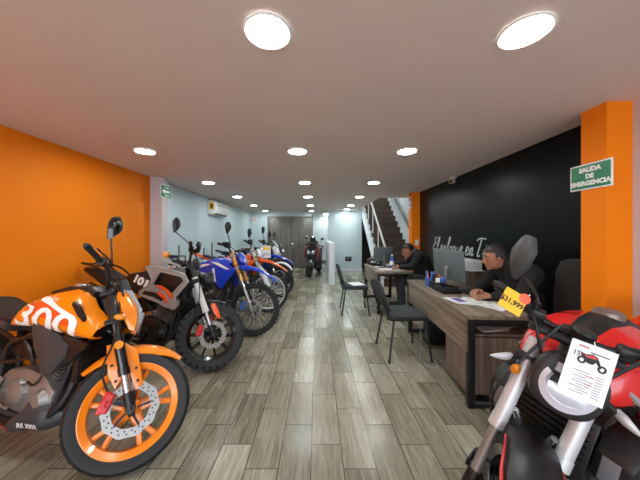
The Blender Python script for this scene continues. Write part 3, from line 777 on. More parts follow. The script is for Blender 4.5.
# ---- off-road bikes
def bike_dirt(name, label, X, Y, psi, steer, lean, c1, c2, fen, up, low, guard, spmat, rim, plate, R_=.34, wb=1.36, seg=40, tags=None, fork_t=(.30, .78), seatm='seat', rake=27, mir=1, mz=1.36, tail=None):
    b = Bike(name, label, X, Y, psi, steer, lean, R_, wb, rake, wf=.088, wr=.11, Rr=.315, seg=seg)
    b.wheel(True, rim, 'wire', 'knob', rb=.83, disc_r=.12, spmat=spmat); b.wheel(False, rim, 'wire', 'knob', rb=.80, disc_r=.1, spmat=spmat)
    b.fork(low=low, up=up, t_up=fork_t, t_lo=(.04, fork_t[0] + .03), r_up=.027, r_lo=.021, guard=guard, clamps=(.56, .74), clampmat='alu', foot='alu')
    b.caliper('bluep' if c1 == 'blue' else 'steel')
    # long high beak fender
    rings = []
    for i in range(15):
        u = i / 14; x = .36 + .60 * u; z = .885 + .03 * sin(u * 2.2) - .205 * u * u; w = .086 * (1 - .55 * u ** 2.4) * (.7 + .3 * min(1, u * 5)); d = .052 * (1 - u) + .006
        sec = [(-w, -d), (-w * .7, 0), (0, .012), (w * .7, 0), (w, -d)]; sec += [(y * .95, hh - .005) for y, hh in sec[::-1]]
        rings.append([(x, y, z + hh) for y, hh in sec])
    b.part('front_fender', MB().loft(rings), fen, st=True)
    b.bars(rise=.095, half=.39, back=.05, clus=False, m='steel', guards='black' if mir == 1 else None)
    if mir:
        b.mirror(-1, .18, hw=.056, hh=.080, m='black', shape='drop', az=-12, sr=.006, at=(.28, -.22, mz))
    hp = Shell([(.38, 1.05), (.43, 1.07), (.485, 1.01), (.50, .93)], [(.38, .93), (.43, .90), (.50, .90)], [(.38, .06), (.43, .085), (.50, .055)], 2.8)
    o = b.part('headlight', hp.mb(10, 18), plate, st=True)
    b.part('headlight_lens', Shell([(.475, 1.0), (.508, .98)], [(.475, .91), (.508, .925)], [(.475, .06), (.508, .045)], 2.4).mb(4, 16), 'lens', o, True)
    b.signal(b.P(.6, -.11, .02), b.P(.6, -.20, .03)); b.signal(b.P(.6, .11, .02), b.P(.6, .20, .03))
    b.chassis(engine='grey', muf='alu', seat_z=.86)
    T = Shell([(-.22, .86), (-.10, .93), (.06, .985), (.2, .98), (.32, .93)], [(-.22, .80), (0, .76), (.32, .74)], [(-.22, .09), (0, .13), (.2, .14), (.32, .09)], 3, lean=.15)
    t = b.part('fuel_tank', T.mb(14, 20), c1)
    b.part('filler_cap', MB().lathe([(0, 1.005), (.035, 1.005), (.04, .97)], (.1, 0, 0), 'z', 16), 'black', t)
    for e in (-1, 1):
        sh = Shell([(-.18, .88), (.05, .955), (.2, .95), (.36, .90), (.47, .845)], [(-.18, .82), (-.05, .735), (.10, .71), (.22, .60), (.28, .58), (.36, .70), (.47, .825)], [(-.18, .012), (.15, .03), (.47, .012)], 3.2, e * .15)
        so = b.part('radiator_shroud', sh.mb(16, 14), c1)
        g = sh.decal([(-.14, .865), (-.02, .895), (.10, .90), (.03, .875), (-.10, .84)], e).join(sh.decal([(.08, .93), (.20, .925), (.40, .84), (.33, .84), (.18, .895)], e)).join(sh.decal([(.12, .84), (.16, .85), (.20, .66), (.16, .68)], e))
        b.part('shroud_graphic', g, c2, so)
        sp = Shell([(-.62, .84), (-.4, .80), (-.16, .78)], [(-.62, .80), (-.4, .66), (-.16, .60)], [(-.62, .012), (-.3, .02), (-.16, .014)], 3.2, e * .13)
        po = b.part('side_cover', sp.mb(10, 12), c2 if c1 != 'blue' else c1)
        b.part('side_graphic', sp.decal([(-.42, .78), (-.22, .75), (-.2, .68), (-.36, .70)], e), 'bwhite' if c1 == 'blue' else c1, po)
    b.seat([(-.72, .93), (-.5, .90), (-.3, .875), (-.12, .92), (.0, .965)], [(-.72, .885), (-.4, .83), (.0, .83)], [(-.72, .07), (-.4, .105), (-.1, .10), (0, .07)], seatm)
    rings = []
    for i in range(11):
        u = i / 10; x = -.55 - .42 * u; z = .86 + .10 * u; w = .085 * (1 - .35 * u); sec = [(-w, -.03), (-w * .7, 0), (0, .008), (w * .7, 0), (w, -.03)]; sec += [(y * .95, hh - .006) for y, hh in sec[::-1]]
        rings.append([(x, y, z + hh) for y, hh in sec])
    b.part('rear_fender', MB().loft(rings), tail or (c1 if c1 != 'blue' else 'black')); b.tail_light(-.93, .925, .04)
    if tail: b.part('rear_rack', MB().box((-.74, 0, .985), (.26, .16, .02), None, .006).tube([(-.62, .07, .985), (-.62, .07, .92)], .008, 6).tube([(-.62, -.07, .985), (-.62, -.07, .92)], .008, 6), 'black'); b.part('rack_pad', MB().box((-.80, 0, .965), (.10, .12, .03), None, .01), 'purple')
    b.finish(); return b

# ---- street bikes further back
def bike_street(name, label, X, Y, psi, steer, lean, c1, c2, fen, plate='black', seg=28, R_=.305, screen=None):
    b = Bike(name, label, X, Y, psi, steer, lean, R_, 1.30, 25, wf=.11, wr=.13, seg=seg)
    b.wheel(True, 'gloss', 'cast5', 'road', rb=.75); b.wheel(False, 'gloss', 'cast5', 'road', rb=.75, disc_r=.1)
    b.fork(low='chrome', up='black', t_up=(.2, .70)); b.caliper('steel')
    b.fender(fen, 25, 145, .064, .022, .035, .5)
    b.bars(rise=.10, half=.36, back=.06)
    b.mirror(-1, .18, (.0, .03, .24), .055, .075, 'black', 'drop', az=-14)
    h = Shell([(.40, 1.02), (.47, 1.05), (.55, .96), (.60, .84)], [(.40, .80), (.50, .74), (.60, .78)], [(.40, .08), (.5, .10), (.60, .05)], 2.6)
    o = b.part('headlight', h.mb(10, 18), plate, st=True)
    b.part('headlight_lens', Shell([(.56, .90), (.612, .86)], [(.56, .78), (.612, .80)], [(.56, .075), (.612, .05)], 2.5).mb(4, 16), 'lens', o, True)
    b.signal(b.P(.55, -.11, .02), b.P(.55, -.19, .03)); b.signal(b.P(.55, .11, .02), b.P(.55, .19, .03))
    b.chassis(engine='grey', muf='gloss', lowdetail=True)
    T = Shell([(-.25, .80), (-.1, .92), (.1, .975), (.25, .96), (.40, .86), (.45, .78)], [(-.25, .72), (.1, .71), (.3, .62), (.45, .70)], [(-.25, .10), (0, .15), (.3, .165), (.45, .12)], 3, lean=.15)
    t = b.part('fuel_tank', T.mb(14, 20), c1)
    g = MB()
    for e in (-1, 1): g.join(T.decal([(-.1, .85), (.1, .9), (.35, .80), (.3, .72), (.1, .78)], e))
    b.part('tank_graphic', g, c2, t)
    bp = Shell([(-.25, .27), (.05, .30), (.2, .34), (.3, .3)], [(-.25, .2), (.1, .16), (.3, .25)], [(-.25, .11), (.1, .13), (.3, .05)], 3)
    b.part('belly_pan', bp.mb(12, 16), c1)
    b.seat([(-.72, .90), (-.58, .90), (-.45, .82), (-.3, .78), (-.2, .82)], [(-.72, .84), (-.45, .75), (-.2, .72)], [(-.72, .06), (-.45, .11), (-.2, .09)])
    tl = Shell([(-.84, .90), (-.6, .84), (-.3, .74)], [(-.84, .86), (-.6, .74), (-.3, .66)], [(-.84, .04), (-.5, .10), (-.3, .12)], 3)
    b.part('tail_cowl', tl.mb(10, 14), c1); b.tail_light(-.84, .87)
    if screen:
        b.part('windscreen', Shell([(.38, 1.17), (.44, 1.16), (.54, 1.02)], [(.38, 1.14), (.45, 1.02), (.54, .96)], [(.38, .07), (.46, .10), (.54, .07)], 2.4).mb(8, 14), screen, st=True)
    b.finish(); return b

# ---- the red and black bike at the right
MIR = (.30, -.243, 1.135)
def bike_red():
    b = Bike('naked_motorcycle', 'red and black naked motorcycle at the front right, facing the aisle with silver fork', .62, .952, 203, 33, 10, .30, 1.36, 24.5, wf=.12, wr=.15, seg=64)
    b.wheel(True, 'gloss', 'cast10', 'block', rb=.73, disc_r=.135); b.wheel(False, 'gloss', 'cast10', 'block', rb=.73, disc_r=.11)
    b.fork(low='alu', up='forksilver', t_up=(.285, .64), t_lo=(.03, .30), r_up=.0255, r_lo=.0175, hw=.095, clamps=(.56, .68))
    b.caliper('steel')
    fd = b.fender('black', 48, 140, .076, .022, .05, .6)
    st = MB()
    for e in (-1, 1):
        st.tube([tuple(b.ax + Vector((rr * cos(R(a)), e * yy, rr * sin(R(a))))) for a, yy, rr in ((51, .050, b.R + .030), (60, .072, b.R + .020), (72, .079, b.R - .005), (84, .079, b.R - .008), (98, .079, b.R + .0))], [.003, .005, .005, .004, .003], 6, 4)
    b.part('fender_stripe', st, 'redp', fd, True)
    b.bars(rise=.045, half=.28, back=.04, tilt=.01, clus=False)
    b.mirror(-1, .14, hw=.060, hh=.095, m='grey', shape='hex', az=-62, roll=14, at=MIR)
    # round instrument
    b.part('instrument', MB().lathe([(0, .02), (.028, .02), (.035, .01), (.03, -.02), (0, -.025)], b.P(.72, 0, .04), 'z', 22), 'black', st=True)
    # oval head lamp, raked back
    M0 = Matrix.Translation(b.P(.542, 0, .085)) @ Matrix.Rotation(R(-14), 4, 'Y')
    def oval(rx_, rz_, x, n=28, dz=0): return [(x, rx_ * math.copysign(abs(cos(t)) ** .8, cos(t)), dz + rz_ * math.copysign(abs(sin(t)) ** .8, sin(t)) * (1 if sin(t) > 0 else .95)) for t in [2 * PI * i / n for i in range(n)]]
    hs = MB().loft([oval(.045, .045, -.08), oval(.078, .082, -.05), oval(.095, .106, .0), oval(.092, .102, .03), oval(.078, .085, .036)]).xform(M0)
    o = b.part('headlight', hs, 'black', st=True)
    n = 26; ring = []
    for i in range(n + 1):
        t = R(155) + R(230) * i / n; w0, w1 = (.060, .092) if True else 0
        c_, s_ = cos(t), sin(t)
        wd = .030 + .020 * max(0, -s_)
        ro = (.074, .080); ri_ = (.074 - wd * .8, .080 - wd)
        ring.append([(.040, ro[0] * c_, ro[1] * s_), (.052, (ro[0] + ri_[0]) / 2 * c_, (ro[1] + ri_[1]) / 2 * s_), (.040, ri_[0] * c_, ri_[1] * s_), (.030, (ro[0] + ri_[0]) / 2 * c_, (ro[1] + ri_[1]) / 2 * s_)])
    b.part('daytime_light', MB().loft(ring).xform(M0), 'drl', o, True)
    lens = MB()
    lens.loft([[(x, y * k, -.022 + z * k) for y, z in [(-.055, .02), (-.05, -.018), (0, -.032), (.05, -.018), (.055, .02), (0, .028)]] for x, k in ((.034, 1), (.050, .95), (.056, .5))])
    lens.loft([[(x, y * k, .05 + z * k) for y, z in [(-.05, .015), (-.05, -.015), (.05, -.015), (.05, .015)]] for x, k in ((.034, 1), (.048, .9), (.052, .5))])
    b.part('headlight_lens', lens.xform(M0), 'lens', o, True)
    b.part('reflector_bowl', MB().loft([[(x, .058 * cos(t), .062 * sin(t)) for t in [2 * PI * i / 24 for i in range(24)]] for x in (.030, .040)]).xform(M0), 'steel', o, True)
    # front signals and marker
    for e in (-1, 1):
        p = b.P(.55, e * .115, .02); tp = b.P(.515, e * .185, .045)
        so = b.part('turn_signal', MB().tube([p, p.lerp(tp, .5)], .009, 8), 'black', st=True)
        sg = MB().loft([[tuple(p.lerp(tp, u) + Vector((.015 * k * cos(t), 0, .017 * k * sin(t)))) for t in [2 * PI * j / 10 for j in range(10)]] for u, k in ((.35, .3), (.5, .9), (.75, 1), (1.1, .6), (1.35, .1))])
        b.part('lens', sg, 'forksilver', so, True)
        if e > 0: continue
        q = b.P(.50, e * .118, .022); mo = b.part('side_marker', MB().ell(q, (.012, .016, .022), 12, 8), 'amber', st=True)
    b.chassis(engine='grey', muf='gloss', header='steel')
    b.radiator(.37, (.42, .66))
    hn = MB().tube([(.52, -.05, .62), (.5, -.02, .54), (.49, .03, .53), (.5, .07, .60)], .012, 8, 5)
    b.part('brake_pipe', hn, 'chrome')
    T = Shell([(-.22, .79), (-.08, .90), (.08, .965), (.20, .965), (.30, .93), (.37, .87), (.41, .81)], [(-.22, .70), (0, .705), (.2, .70), (.41, .72)],
              [(-.22, .11), (-.05, .165), (.10, .195), (.24, .195), (.34, .165), (.41, .12)], 2.5, lean=.10)
    t = b.part('fuel_tank', T.mb(20, 26), 'red')
    b.part('tank_top_cover', Shell([(-.24, .86), (-.1, .925), (.06, .985), (.2, .985), (.31, .945)], [(-.24, .80), (0, .85), (.31, .88)], [(-.24, .05), (-.05, .06), (.10, .07), (.31, .04)], 2.6).mb(14, 18), 'black', t)
    b.part('filler_cap', MB().lathe([(0, .012), (.034, .012), (.044, .008), (.050, -.01), (.050, -.02)], (.10, 0, .988), 'z', 26), 'cap', t)
    for e in (-1, 1):
        rl = MB().tube([(.34, e * .12, .86), (.31, e * .165, .79), (.2, e * .19, .745), (.0, e * .19, .74), (-.16, e * .16, .755)], [.012, .02, .022, .02, .01], 10, 4, sq=.7)
        b.part('tank_trim', rl, 'chrome')
        bx = MB().poly([(.14, .42), (.33, .42), (.40, .50), (.40, .60), (.34, .67), (.18, .67), (.12, .58)], e * .18 - .045, e * .19 + .045, .016)
        o = b.part('radiator_shroud', bx, 'black')
        b.part('shroud_badge', MB().box((.402, e * .18, .55), (.006, .045, .09), None, .002), 'midgrey', o)
        sp = Shell([(-.40, .80), (-.2, .77), (.05, .75)], [(-.40, .74), (-.2, .60), (.05, .60)], [(-.40, .012), (-.1, .024), (.05, .015)], 3, e * .145)
        b.part('side_cover', sp.mb(10, 12), 'red')
    b.seat([(-.62, 0.825), (-.5, 0.815), (-.36, 0.775), (-.22, 0.785), (-.14, 0.835)], [(-.62, 0.765), (-.4, 0.715), (-.14, 0.705)], [(-.62, .09), (-.4, .12), (-.2, .10), (-.14, .07)])
    tl = Shell([(-.86, 0.895), (-.66, 0.880), (-.48, 0.825)], [(-.86, 0.845), (-.66, 0.785), (-.48, 0.725)], [(-.86, .05), (-.6, .10), (-.48, .12)], 3)
    b.part('tail_cowl', tl.mb(10, 16), 'red'); b.tail_light(-.87, 0.855)
    b.finish(); return b

def scooter():
    b = Bike('scooter', 'dark red and black motor scooter facing forward in front of the grey double door', -.235, 8.0, 256, 8, 3, .27, 1.24, 25, wf=.15, wr=.15, seg=28)
    b.wheel(True, 'gloss', 'cast5', 'road', rb=.66, disc_r=.1); b.wheel(False, 'gloss', 'cast5', 'road', rb=.66, discmat=None)
    b.fork(low='alu', up='black', t_up=(.2, .42), t_lo=(.03, .22), clamps=(.38, .42)); b.fender('gloss', 20, 150, .07, .02, .05, .6)
    ap = Shell([(.28, .78), (.36, .98), (.46, .97), (.56, .74), (.60, .60)], [(.28, .30), (.38, .42), (.48, .50), (.60, .56)], [(.28, .19), (.4, .21), (.5, .17), (.60, .06)], 2.6)
    o = b.part('front_apron', ap.mb(12, 20), 'gloss')
    for e in (-1, 1):
        b.part('headlight_lens', MB().ell((.56, e * .07, .76), (.03, .05, .06), 14, 8), 'lens', o)
        b.part('apron_side', Shell([(.40, .95), (.5, .88)], [(.40, .55), (.5, .58)], [(.40, .055), (.5, .045)], 3, e * .18).mb(6, 10), 'wine', o)
    b.part('front_nose', Shell([(.42, .9), (.52, .8), (.6, .65)], [(.42, .48), (.6, .55)], [(.42, .06), (.6, .05)], 3).mb(6, 14), 'gloss', o)
    b.tt = .72
    hc_ = Shell([(.22, 1.10), (.30, 1.14), (.40, 1.08), (.44, 1.0)], [(.22, 1.0), (.3, .96), (.44, .94)], [(.22, .10), (.32, .16), (.44, .07)], 2.6)
    b.part('handlebar_cover', hc_.mb(8, 16), 'gloss', st=True)
    b.bars(rise=.03, half=.33, back=.06, clus=False)
    for e in (-1, 1): b.mirror(e, .19, (.0, .07, .22), .055, .04, 'black', 'quad', az=e * 8); b.signal(b.q(.2, e), b.q(.29, e) + Vector((.03, 0, -.03)))
    b.part('footboard', MB().poly([(-.10, .24), (.36, .24), (.42, .36), (.36, .32), (-.06, .31), (-.14, .40)], -.16, .16, .02), 'black')
    bd = Shell([(-.80, .80), (-.5, .74), (-.2, .70), (-.10, .62)], [(-.80, .66), (-.5, .42), (-.2, .32), (-.10, .30)], [(-.80, .06), (-.5, .15), (-.2, .16), (-.10, .13)], 2.8)
    b.part('body_cover', bd.mb(12, 18), 'wine')
    b.seat([(-.78, .86), (-.5, .87), (-.3, .80), (-.08, .80)], [(-.78, .79), (-.4, .72), (-.08, .72)], [(-.78, .09), (-.4, .14), (-.08, .10)])
    b.part('engine', MB().poly([(-.62, .20), (-.2, .20), (-.16, .34), (-.4, .40), (-.66, .34)], -.11, .11, .02), 'steel')
    b.part('windscreen', Shell([(.36, 1.25), (.40, 1.24), (.47, 1.06)], [(.36, 1.22), (.42, 1.08), (.47, 1.0)], [(.36, .07), (.42, .11), (.47, .08)], 2.4).mb(6, 14), 'gloss')
    b.tail_light(-.80, .74)
    b.finish(); return b
# ------------------------------------------------------------------ the room
H = 2.20
XR = 2.16
def room():
    sbox('floor', (-2.75, 2.9), (-2.4, 12.6), (-.08, 0), 'floor')
    # ceiling with the opening over the stair
    c = MB()
    for x0, x1, y0, y1 in ((-2.75, 1.50, -2.4, 12.6), (1.50, 2.9, -2.4, 6.30), (1.50, 2.9, 10.9, 12.6)): c.box(((x0 + x1) / 2, (y0 + y1) / 2, H + .06), (x1 - x0, y1 - y0, .12))
    struct('ceiling', c, 'ceiling')
    sbox('wall_left_orange', (-2.75, -2.58), (-2.4, 4.02), (0, H), 'orange_wall')
    struct('trim_1', MB().box((-2.575, 4.10, H / 2), (.35, .16, H)), 'grey_wall')
    sbox('wall_left', (-2.75, -2.63), (4.18, 12.6), (0, H), 'blue_wall')
    sbox('wall_right_front', (2.125, 2.3), (-2.4, 1.75), (0, H), 'grey_wall')
    sbox('trim_2', (1.95, 2.3), (1.75, 1.92), (0, H), 'orange_wall')
    sbox('wall_right', (XR, 2.3), (1.92, 5.62), (0, H), 'black_wall')
    sbox('trim_3', (1.985, 2.3), (5.45, 5.62), (0, H), 'orange_wall')
    sbox('wall_back', (-2.63, -.2), (10.22, 10.34), (0, H), 'blue_wall')
    sbox('wall_corridor_left', (-.3, -.2), (10.34, 12.5), (0, H), 'blue_wall')
    sbox('wall_corridor_end', (-.3, 1.5), (12.3, 12.42), (0, H), 'white_wall')
    sbox('wall_partition', (.40, 1.62), (9.40, 9.52), (0, H), 'blue_wall')
    sbox('wall_corridor_right', (1.50, 1.62), (9.52, 12.4), (0, H), 'blue_wall')
    sbox('wall_half', (.325, .46), (6.75, 9.40), (0, 1.09), 'white_wall')
    sbox('baseboard_corridor', (-.2, 1.5), (12.28, 12.30), (0, .10), 'base')
    sbox('baseboard_back', (-2.63, -1.90), (10.20, 10.22), (0, .08), 'base')
    sbox('baseboard_partition', (.46, 1.62), (9.385, 9.40), (0, .08), 'white_wall')
    # stairwell shell
    sbox('wall_stair_right', (2.66, 2.78), (5.62, 12.4), (0, 4.2), 'white_wall')
    sbox('wall_stair_front', (2.3, 2.66), (5.50, 5.62), (0, H), 'white_wall')
    sbox('wall_stair_end', (1.5, 2.78), (11.2, 11.3), (0, 4.2), 'stair')
    sbox('wall_stair_upper', (1.40, 1.50), (6.30, 11.2), (H + .12, 4.2), 'white_wall')
    sbox('wall_stair_upper_front', (1.40, 2.78), (6.18, 6.30), (H + .12, 4.2), 'white_wall')
    sbox('ceiling_upper', (1.40, 2.78), (6.18, 11.3), (4.2, 4.3), 'ceiling')
    # double door at the back
    for i, (x0, x1) in enumerate(((-1.875, -1.045), (-1.035, -.215))):
        m = MB().box(((x0 + x1) / 2, 10.205, .985), (x1 - x0, .045, 1.96), None, .004)
        d = struct('door_%d' % (i + 1), m, 'door')
        hx = x1 - .07 if i == 0 else x0 + .07
        k = MB().cyl((hx, 10.183, .95), (hx, 10.15, .95), .014).ell((hx, 10.135, .95), (.03, .026, .03))
        k.lathe([(0, 10.176), (.035, 10.176), (.035, 10.183)], (hx, 0, .95), 'y', 16)
        k.build('door_handle', 'chrome', d)
    f = MB()
    for x in (-1.91, -.185): f.box((x, 10.19, .99), (.05, .08, 2.0))
    f.box((-1.045, 10.19, 2.0), (1.78, .08, .05))
    struct('trim_4', f, 'door')

    sbox('ground', (-14, 14), (-12, -2.4), (-.10, -.02), 'pavement')

def stairs():
    t = thing('staircase', 'dark wooden staircase rising behind the right-hand desks beside the orange column', 'staircase', (0, 0, 0))
    x0, x1 = 1.68, 2.64; n = 15; rise, run = .195, .245; y0 = 6.55
    for i in range(n):
        z = rise * (i + 1); y = y0 + run * i
        s = MB().box(((x0 + x1) / 2, y + run / 2 + .005, z - .018), (x1 - x0, run + .03, .036), None, .004)
        s.box(((x0 + x1) / 2, y + .01, z - rise / 2 - .01), (x1 - x0, .02, rise - .02))
        s.build('step', 'stair', t)
    def strg(xa, xb):
        P = [(y0 - .02, 0)]
        for i in range(n):
            P += [(y0 + run * i - .02, rise * (i + 1) + .07), (y0 + run * (i + 1) - .02, rise * (i + 1) + .07)]
        P += [(y0 + run * n, rise * n - .30), (y0 + .40, 0)]
        return MB().poly(P, xa, xb, 0, 'yz')
    strg(1.62, 1.68).build('stringer', 'white_wall', t); strg(2.640, 2.658).build('skirting', 'white_wall', t)
    def up(y): return (y - y0) / run * rise
    h = MB().tube([(1.73, y0 + .05, up(y0 + .05) + .95), (1.73, y0 + 3.0, up(y0 + 3.0) + .95)], .028, 8)
    h.build('handrail', 'offwhite', t)
    for k in range(5):
        y = y0 + .1 + .7 * k; MB().tube([(1.73, y, up(y) + .1), (1.73, y, up(y) + .95)], .018, 8).build('baluster', 'offwhite', t)
    MB().tube([(2.60, y0 - .1, up(y0) + .85), (2.60, y0 + 3.2, up(y0 + 3.2) + .85)], .035, 8).build('wall_handrail', 'grey', t)

def downlights():
    rows = [(1.145, (-1.83, -.217, .915)), (2.78, (-1.84, -.21, .96)), (4.45, (-1.86, -.21, .97)), (6.10, (-1.87, -.21, 1.0)), (7.9, (-1.92, -.21, 1.03)), (9.7, (-1.93, -.21)), (9.05, (1.05,)), (10.95, (.37,)), (12.0, (.42,))]
    rn = ['nearest row', 'second row from the camera', 'third row from the camera', 'fourth row from the camera', 'fifth row from the camera', 'last row before the double door']
    cn = ['left-hand', 'middle', 'right-hand']
    for r, (y, xs) in enumerate(rows):
        for k, x in enumerate(xs):
            if r < 6: lab = 'round recessed ceiling light, %s one in the %s' % (cn[k], rn[r])
            else: lab = ['round recessed ceiling light just in front of the pale partition wall', 'round ceiling light at the mouth of the back corridor', 'round ceiling light deep inside the back corridor'][r - 6]
            t = thing('ceiling_light', lab, 'ceiling light', (x, y, H), group='round recessed ceiling lights')
            MB().lathe([(.092, -.001), (.103, -.002), (.105, -.008), (.098, -.014), (.091, -.010)], n=36, axis='z', closed=True).build('trim_ring', 'white', t)
            MB().lathe([(0, -.007), (.093, -.007), (.093, -.002), (0, -.002)], n=36, axis='z').build('diffuser', 'lamp', t)

# ------------------------------------------------------------------ signs and wall fittings
def signs():
    # exit sign on the orange column (faces the aisle)
    yc, zc, x = 1.85, 1.720, 1.948
    t = thing('exit_sign', 'green SALIDA DE EMERGENCIA sign on the front orange column', 'sign', (x, yc, zc))
    MB().box((-.004, 0, 0), (.006, .285, .185), None, .001).build('sign_board', 'paper', t)
    MB().box((-.0075, 0, 0), (.002, .265, .165)).build('sign_face', 'green', t)
    m = MB()
    for s_, z, sz in (('SALIDA', .048, .043), ('DE', .0, .043), ('EMERGENCIA', -.048, .043)): m.join(textmb(s_, sz, lambda a, b, z=z: (-.0092, -a, z + b), bold=.0026, sx=1.04))
    m.build('lettering', 'paper', t)
    # route sign on the grey pillar
    t = thing('exit_sign', 'small green and white evacuation sign on the grey pillar end', 'sign', (-2.392, 4.11, 1.985))
    MB().box((0, 0, 0), (.006, .27, .20), None, .001).build('sign_board', 'paper', t)
    MB().box((.0038, 0, 0), (.002, .25, .18)).build('sign_face', 'green', t)
    a = MB().poly([(-.10, 0), (-.04, .045), (-.04, .02), (.10, .02), (.10, -.02), (-.04, -.02), (-.04, -.045)], .005, .0062, 0, 'yz')
    a.box((.0055, .03, .06), (.0012, .12, .016)); a.box((.0055, .03, -.06), (.0012, .12, .016)); a.build('arrow', 'paper', t)
    # sign on the back wall
    t = thing('wall_sign', 'small white and red notice on the back wall left of the door', 'sign', (-2.50, 10.215, 1.93))
    MB().box((0, 0, 0), (.25, .008, .27), None, .001).build('sign_board', 'paper', t)
    g = MB()
    for x_, z in ((-.06, .06), (.06, .06), (-.06, -.05), (.06, -.05)): g.lathe([(.03, -.0055), (.042, -.0055), (.042, -.0045), (.03, -.0045)], (x_, 0, z), 'y', 20, closed=True); g.box((x_, -.005, z), (.07, .001, .008), (0, R(45), 0))
    g.build('prohibition_marks', 'redp', t)
    t = thing('wall_sign', 'small white and red notice high on the far orange column', 'sign', (1.984, 5.53, 1.98))
    MB().box((-.004, 0, 0), (.006, .12, .24), None, .001).build('sign_board', 'paper', t)
    MB().box((-.0076, .0, .07), (.001, .10, .05)).box((-.0076, 0, -.04), (.001, .06, .07)).build('red_panel', 'redp', t)
    t = thing('light_switch', 'white light switch plate low on the far orange column', 'switch', (2.09, 5.448, 1.14))
    MB().box((0, -.004, 0), (.075, .008, .12), None, .003).build('plate', 'white', t); MB().box((0, -.010, 0), (.03, .006, .05), None, .002).build('rocker', 'offwhite', t)
    t = thing('wall_socket', 'small black socket box on the pale partition wall', 'socket', (1.13, 9.40, .44))
    MB().box((0, -.03, 0), (.22, .06, .16), None, .01).build('box', 'black', t); MB().box((0, -.062, .02), (.09, .006, .05), None, .002).build('face_plate', 'midgrey', t)
    # air conditioner
    t = thing('air_conditioner', 'white wall-mounted air conditioner with yellow energy label on the blue wall', 'air conditioner', (-2.6305, 6.75, 1.83))
    MB().poly([(0, -.02), (.10, -.04), (.16, .01), (.19, .08), (.19, .27), (.165, .305), (0, .305)], -.48, .48, .012, 'xz').xform(Matrix.Identity(4)).build('body', 'white', t)
    MB().box((.13, 0, -.012), (.07, .80, .012), (0, R(-30), 0), .003).build('air_flap', 'midgrey', t)
    MB().box((.09, -.483, .17), (.12, .003, .17)).build('energy_label', 'yellow', t)
    MB().box((.09, -.486, .17), (.05, .002, .10)).build('label_print', 'ink', t)
    MB().box((.192, 0, .20), (.003, .75, .012)).build('panel_seam', 'midgrey', t)
    # security camera
    t = thing('security_camera', 'small white security camera in the corner above the black wall', 'security camera', (2.10, 4.02, H))
    MB().lathe([(0, -.0005), (.05, -.0005), (.05, -.02), (.02, -.03)], n=20, axis='z').build('mount', 'white', t)
    MB().tube([(0, 0, -.025), (-.02, -.02, -.06)], .014, 8).build('arm', 'white', t)
    MB().tube([(.02, .03, -.06), (-.07, -.07, -.085)], .035, 16).build('body', 'offwhite', t); MB().tube([(-.07, -.07, -.085), (-.074, -.074, -.0862)], .028, 16).build('lens', 'glass', t)

def stair_fill():  # glowing disc out of view, added upstairs to brighten the steps
    t = thing('ceiling_light', 'unseen round light added above the staircase to brighten it', 'ceiling light', (2.1, 8.3, 4.2))
    MB().lathe([(0, -.03), (.16, -.03), (.17, 0), (0, 0)], n=28, axis='z').build('diffuser', 'lamp', t)

def posts():
    for (u, y, h), lab in zip(((179, 4.67, 1.12), (204, 5.78, 1.02), (212, 6.19, 1.12)), ('slim grey metal post by the blue wall behind the scrambler, nearest of three', 'slim grey metal post by the blue wall, shortest of three', 'slim grey metal post by the blue wall, farthest of three')):
        t = thing('metal_post', lab, 'post', ((u - 317) * y / 260, y, 0), group='slim metal posts by the blue wall')
        MB().lathe([(0, .008), (.07, .008), (.075, 0), (0, 0)], n=20, axis='z').build('base_plate', 'steel', t)
        MB().tube([(0, 0, .005), (0, 0, h - .02), (0, 0, h)], [.016, .016, .010], 10).build('post', 'midgrey', t)

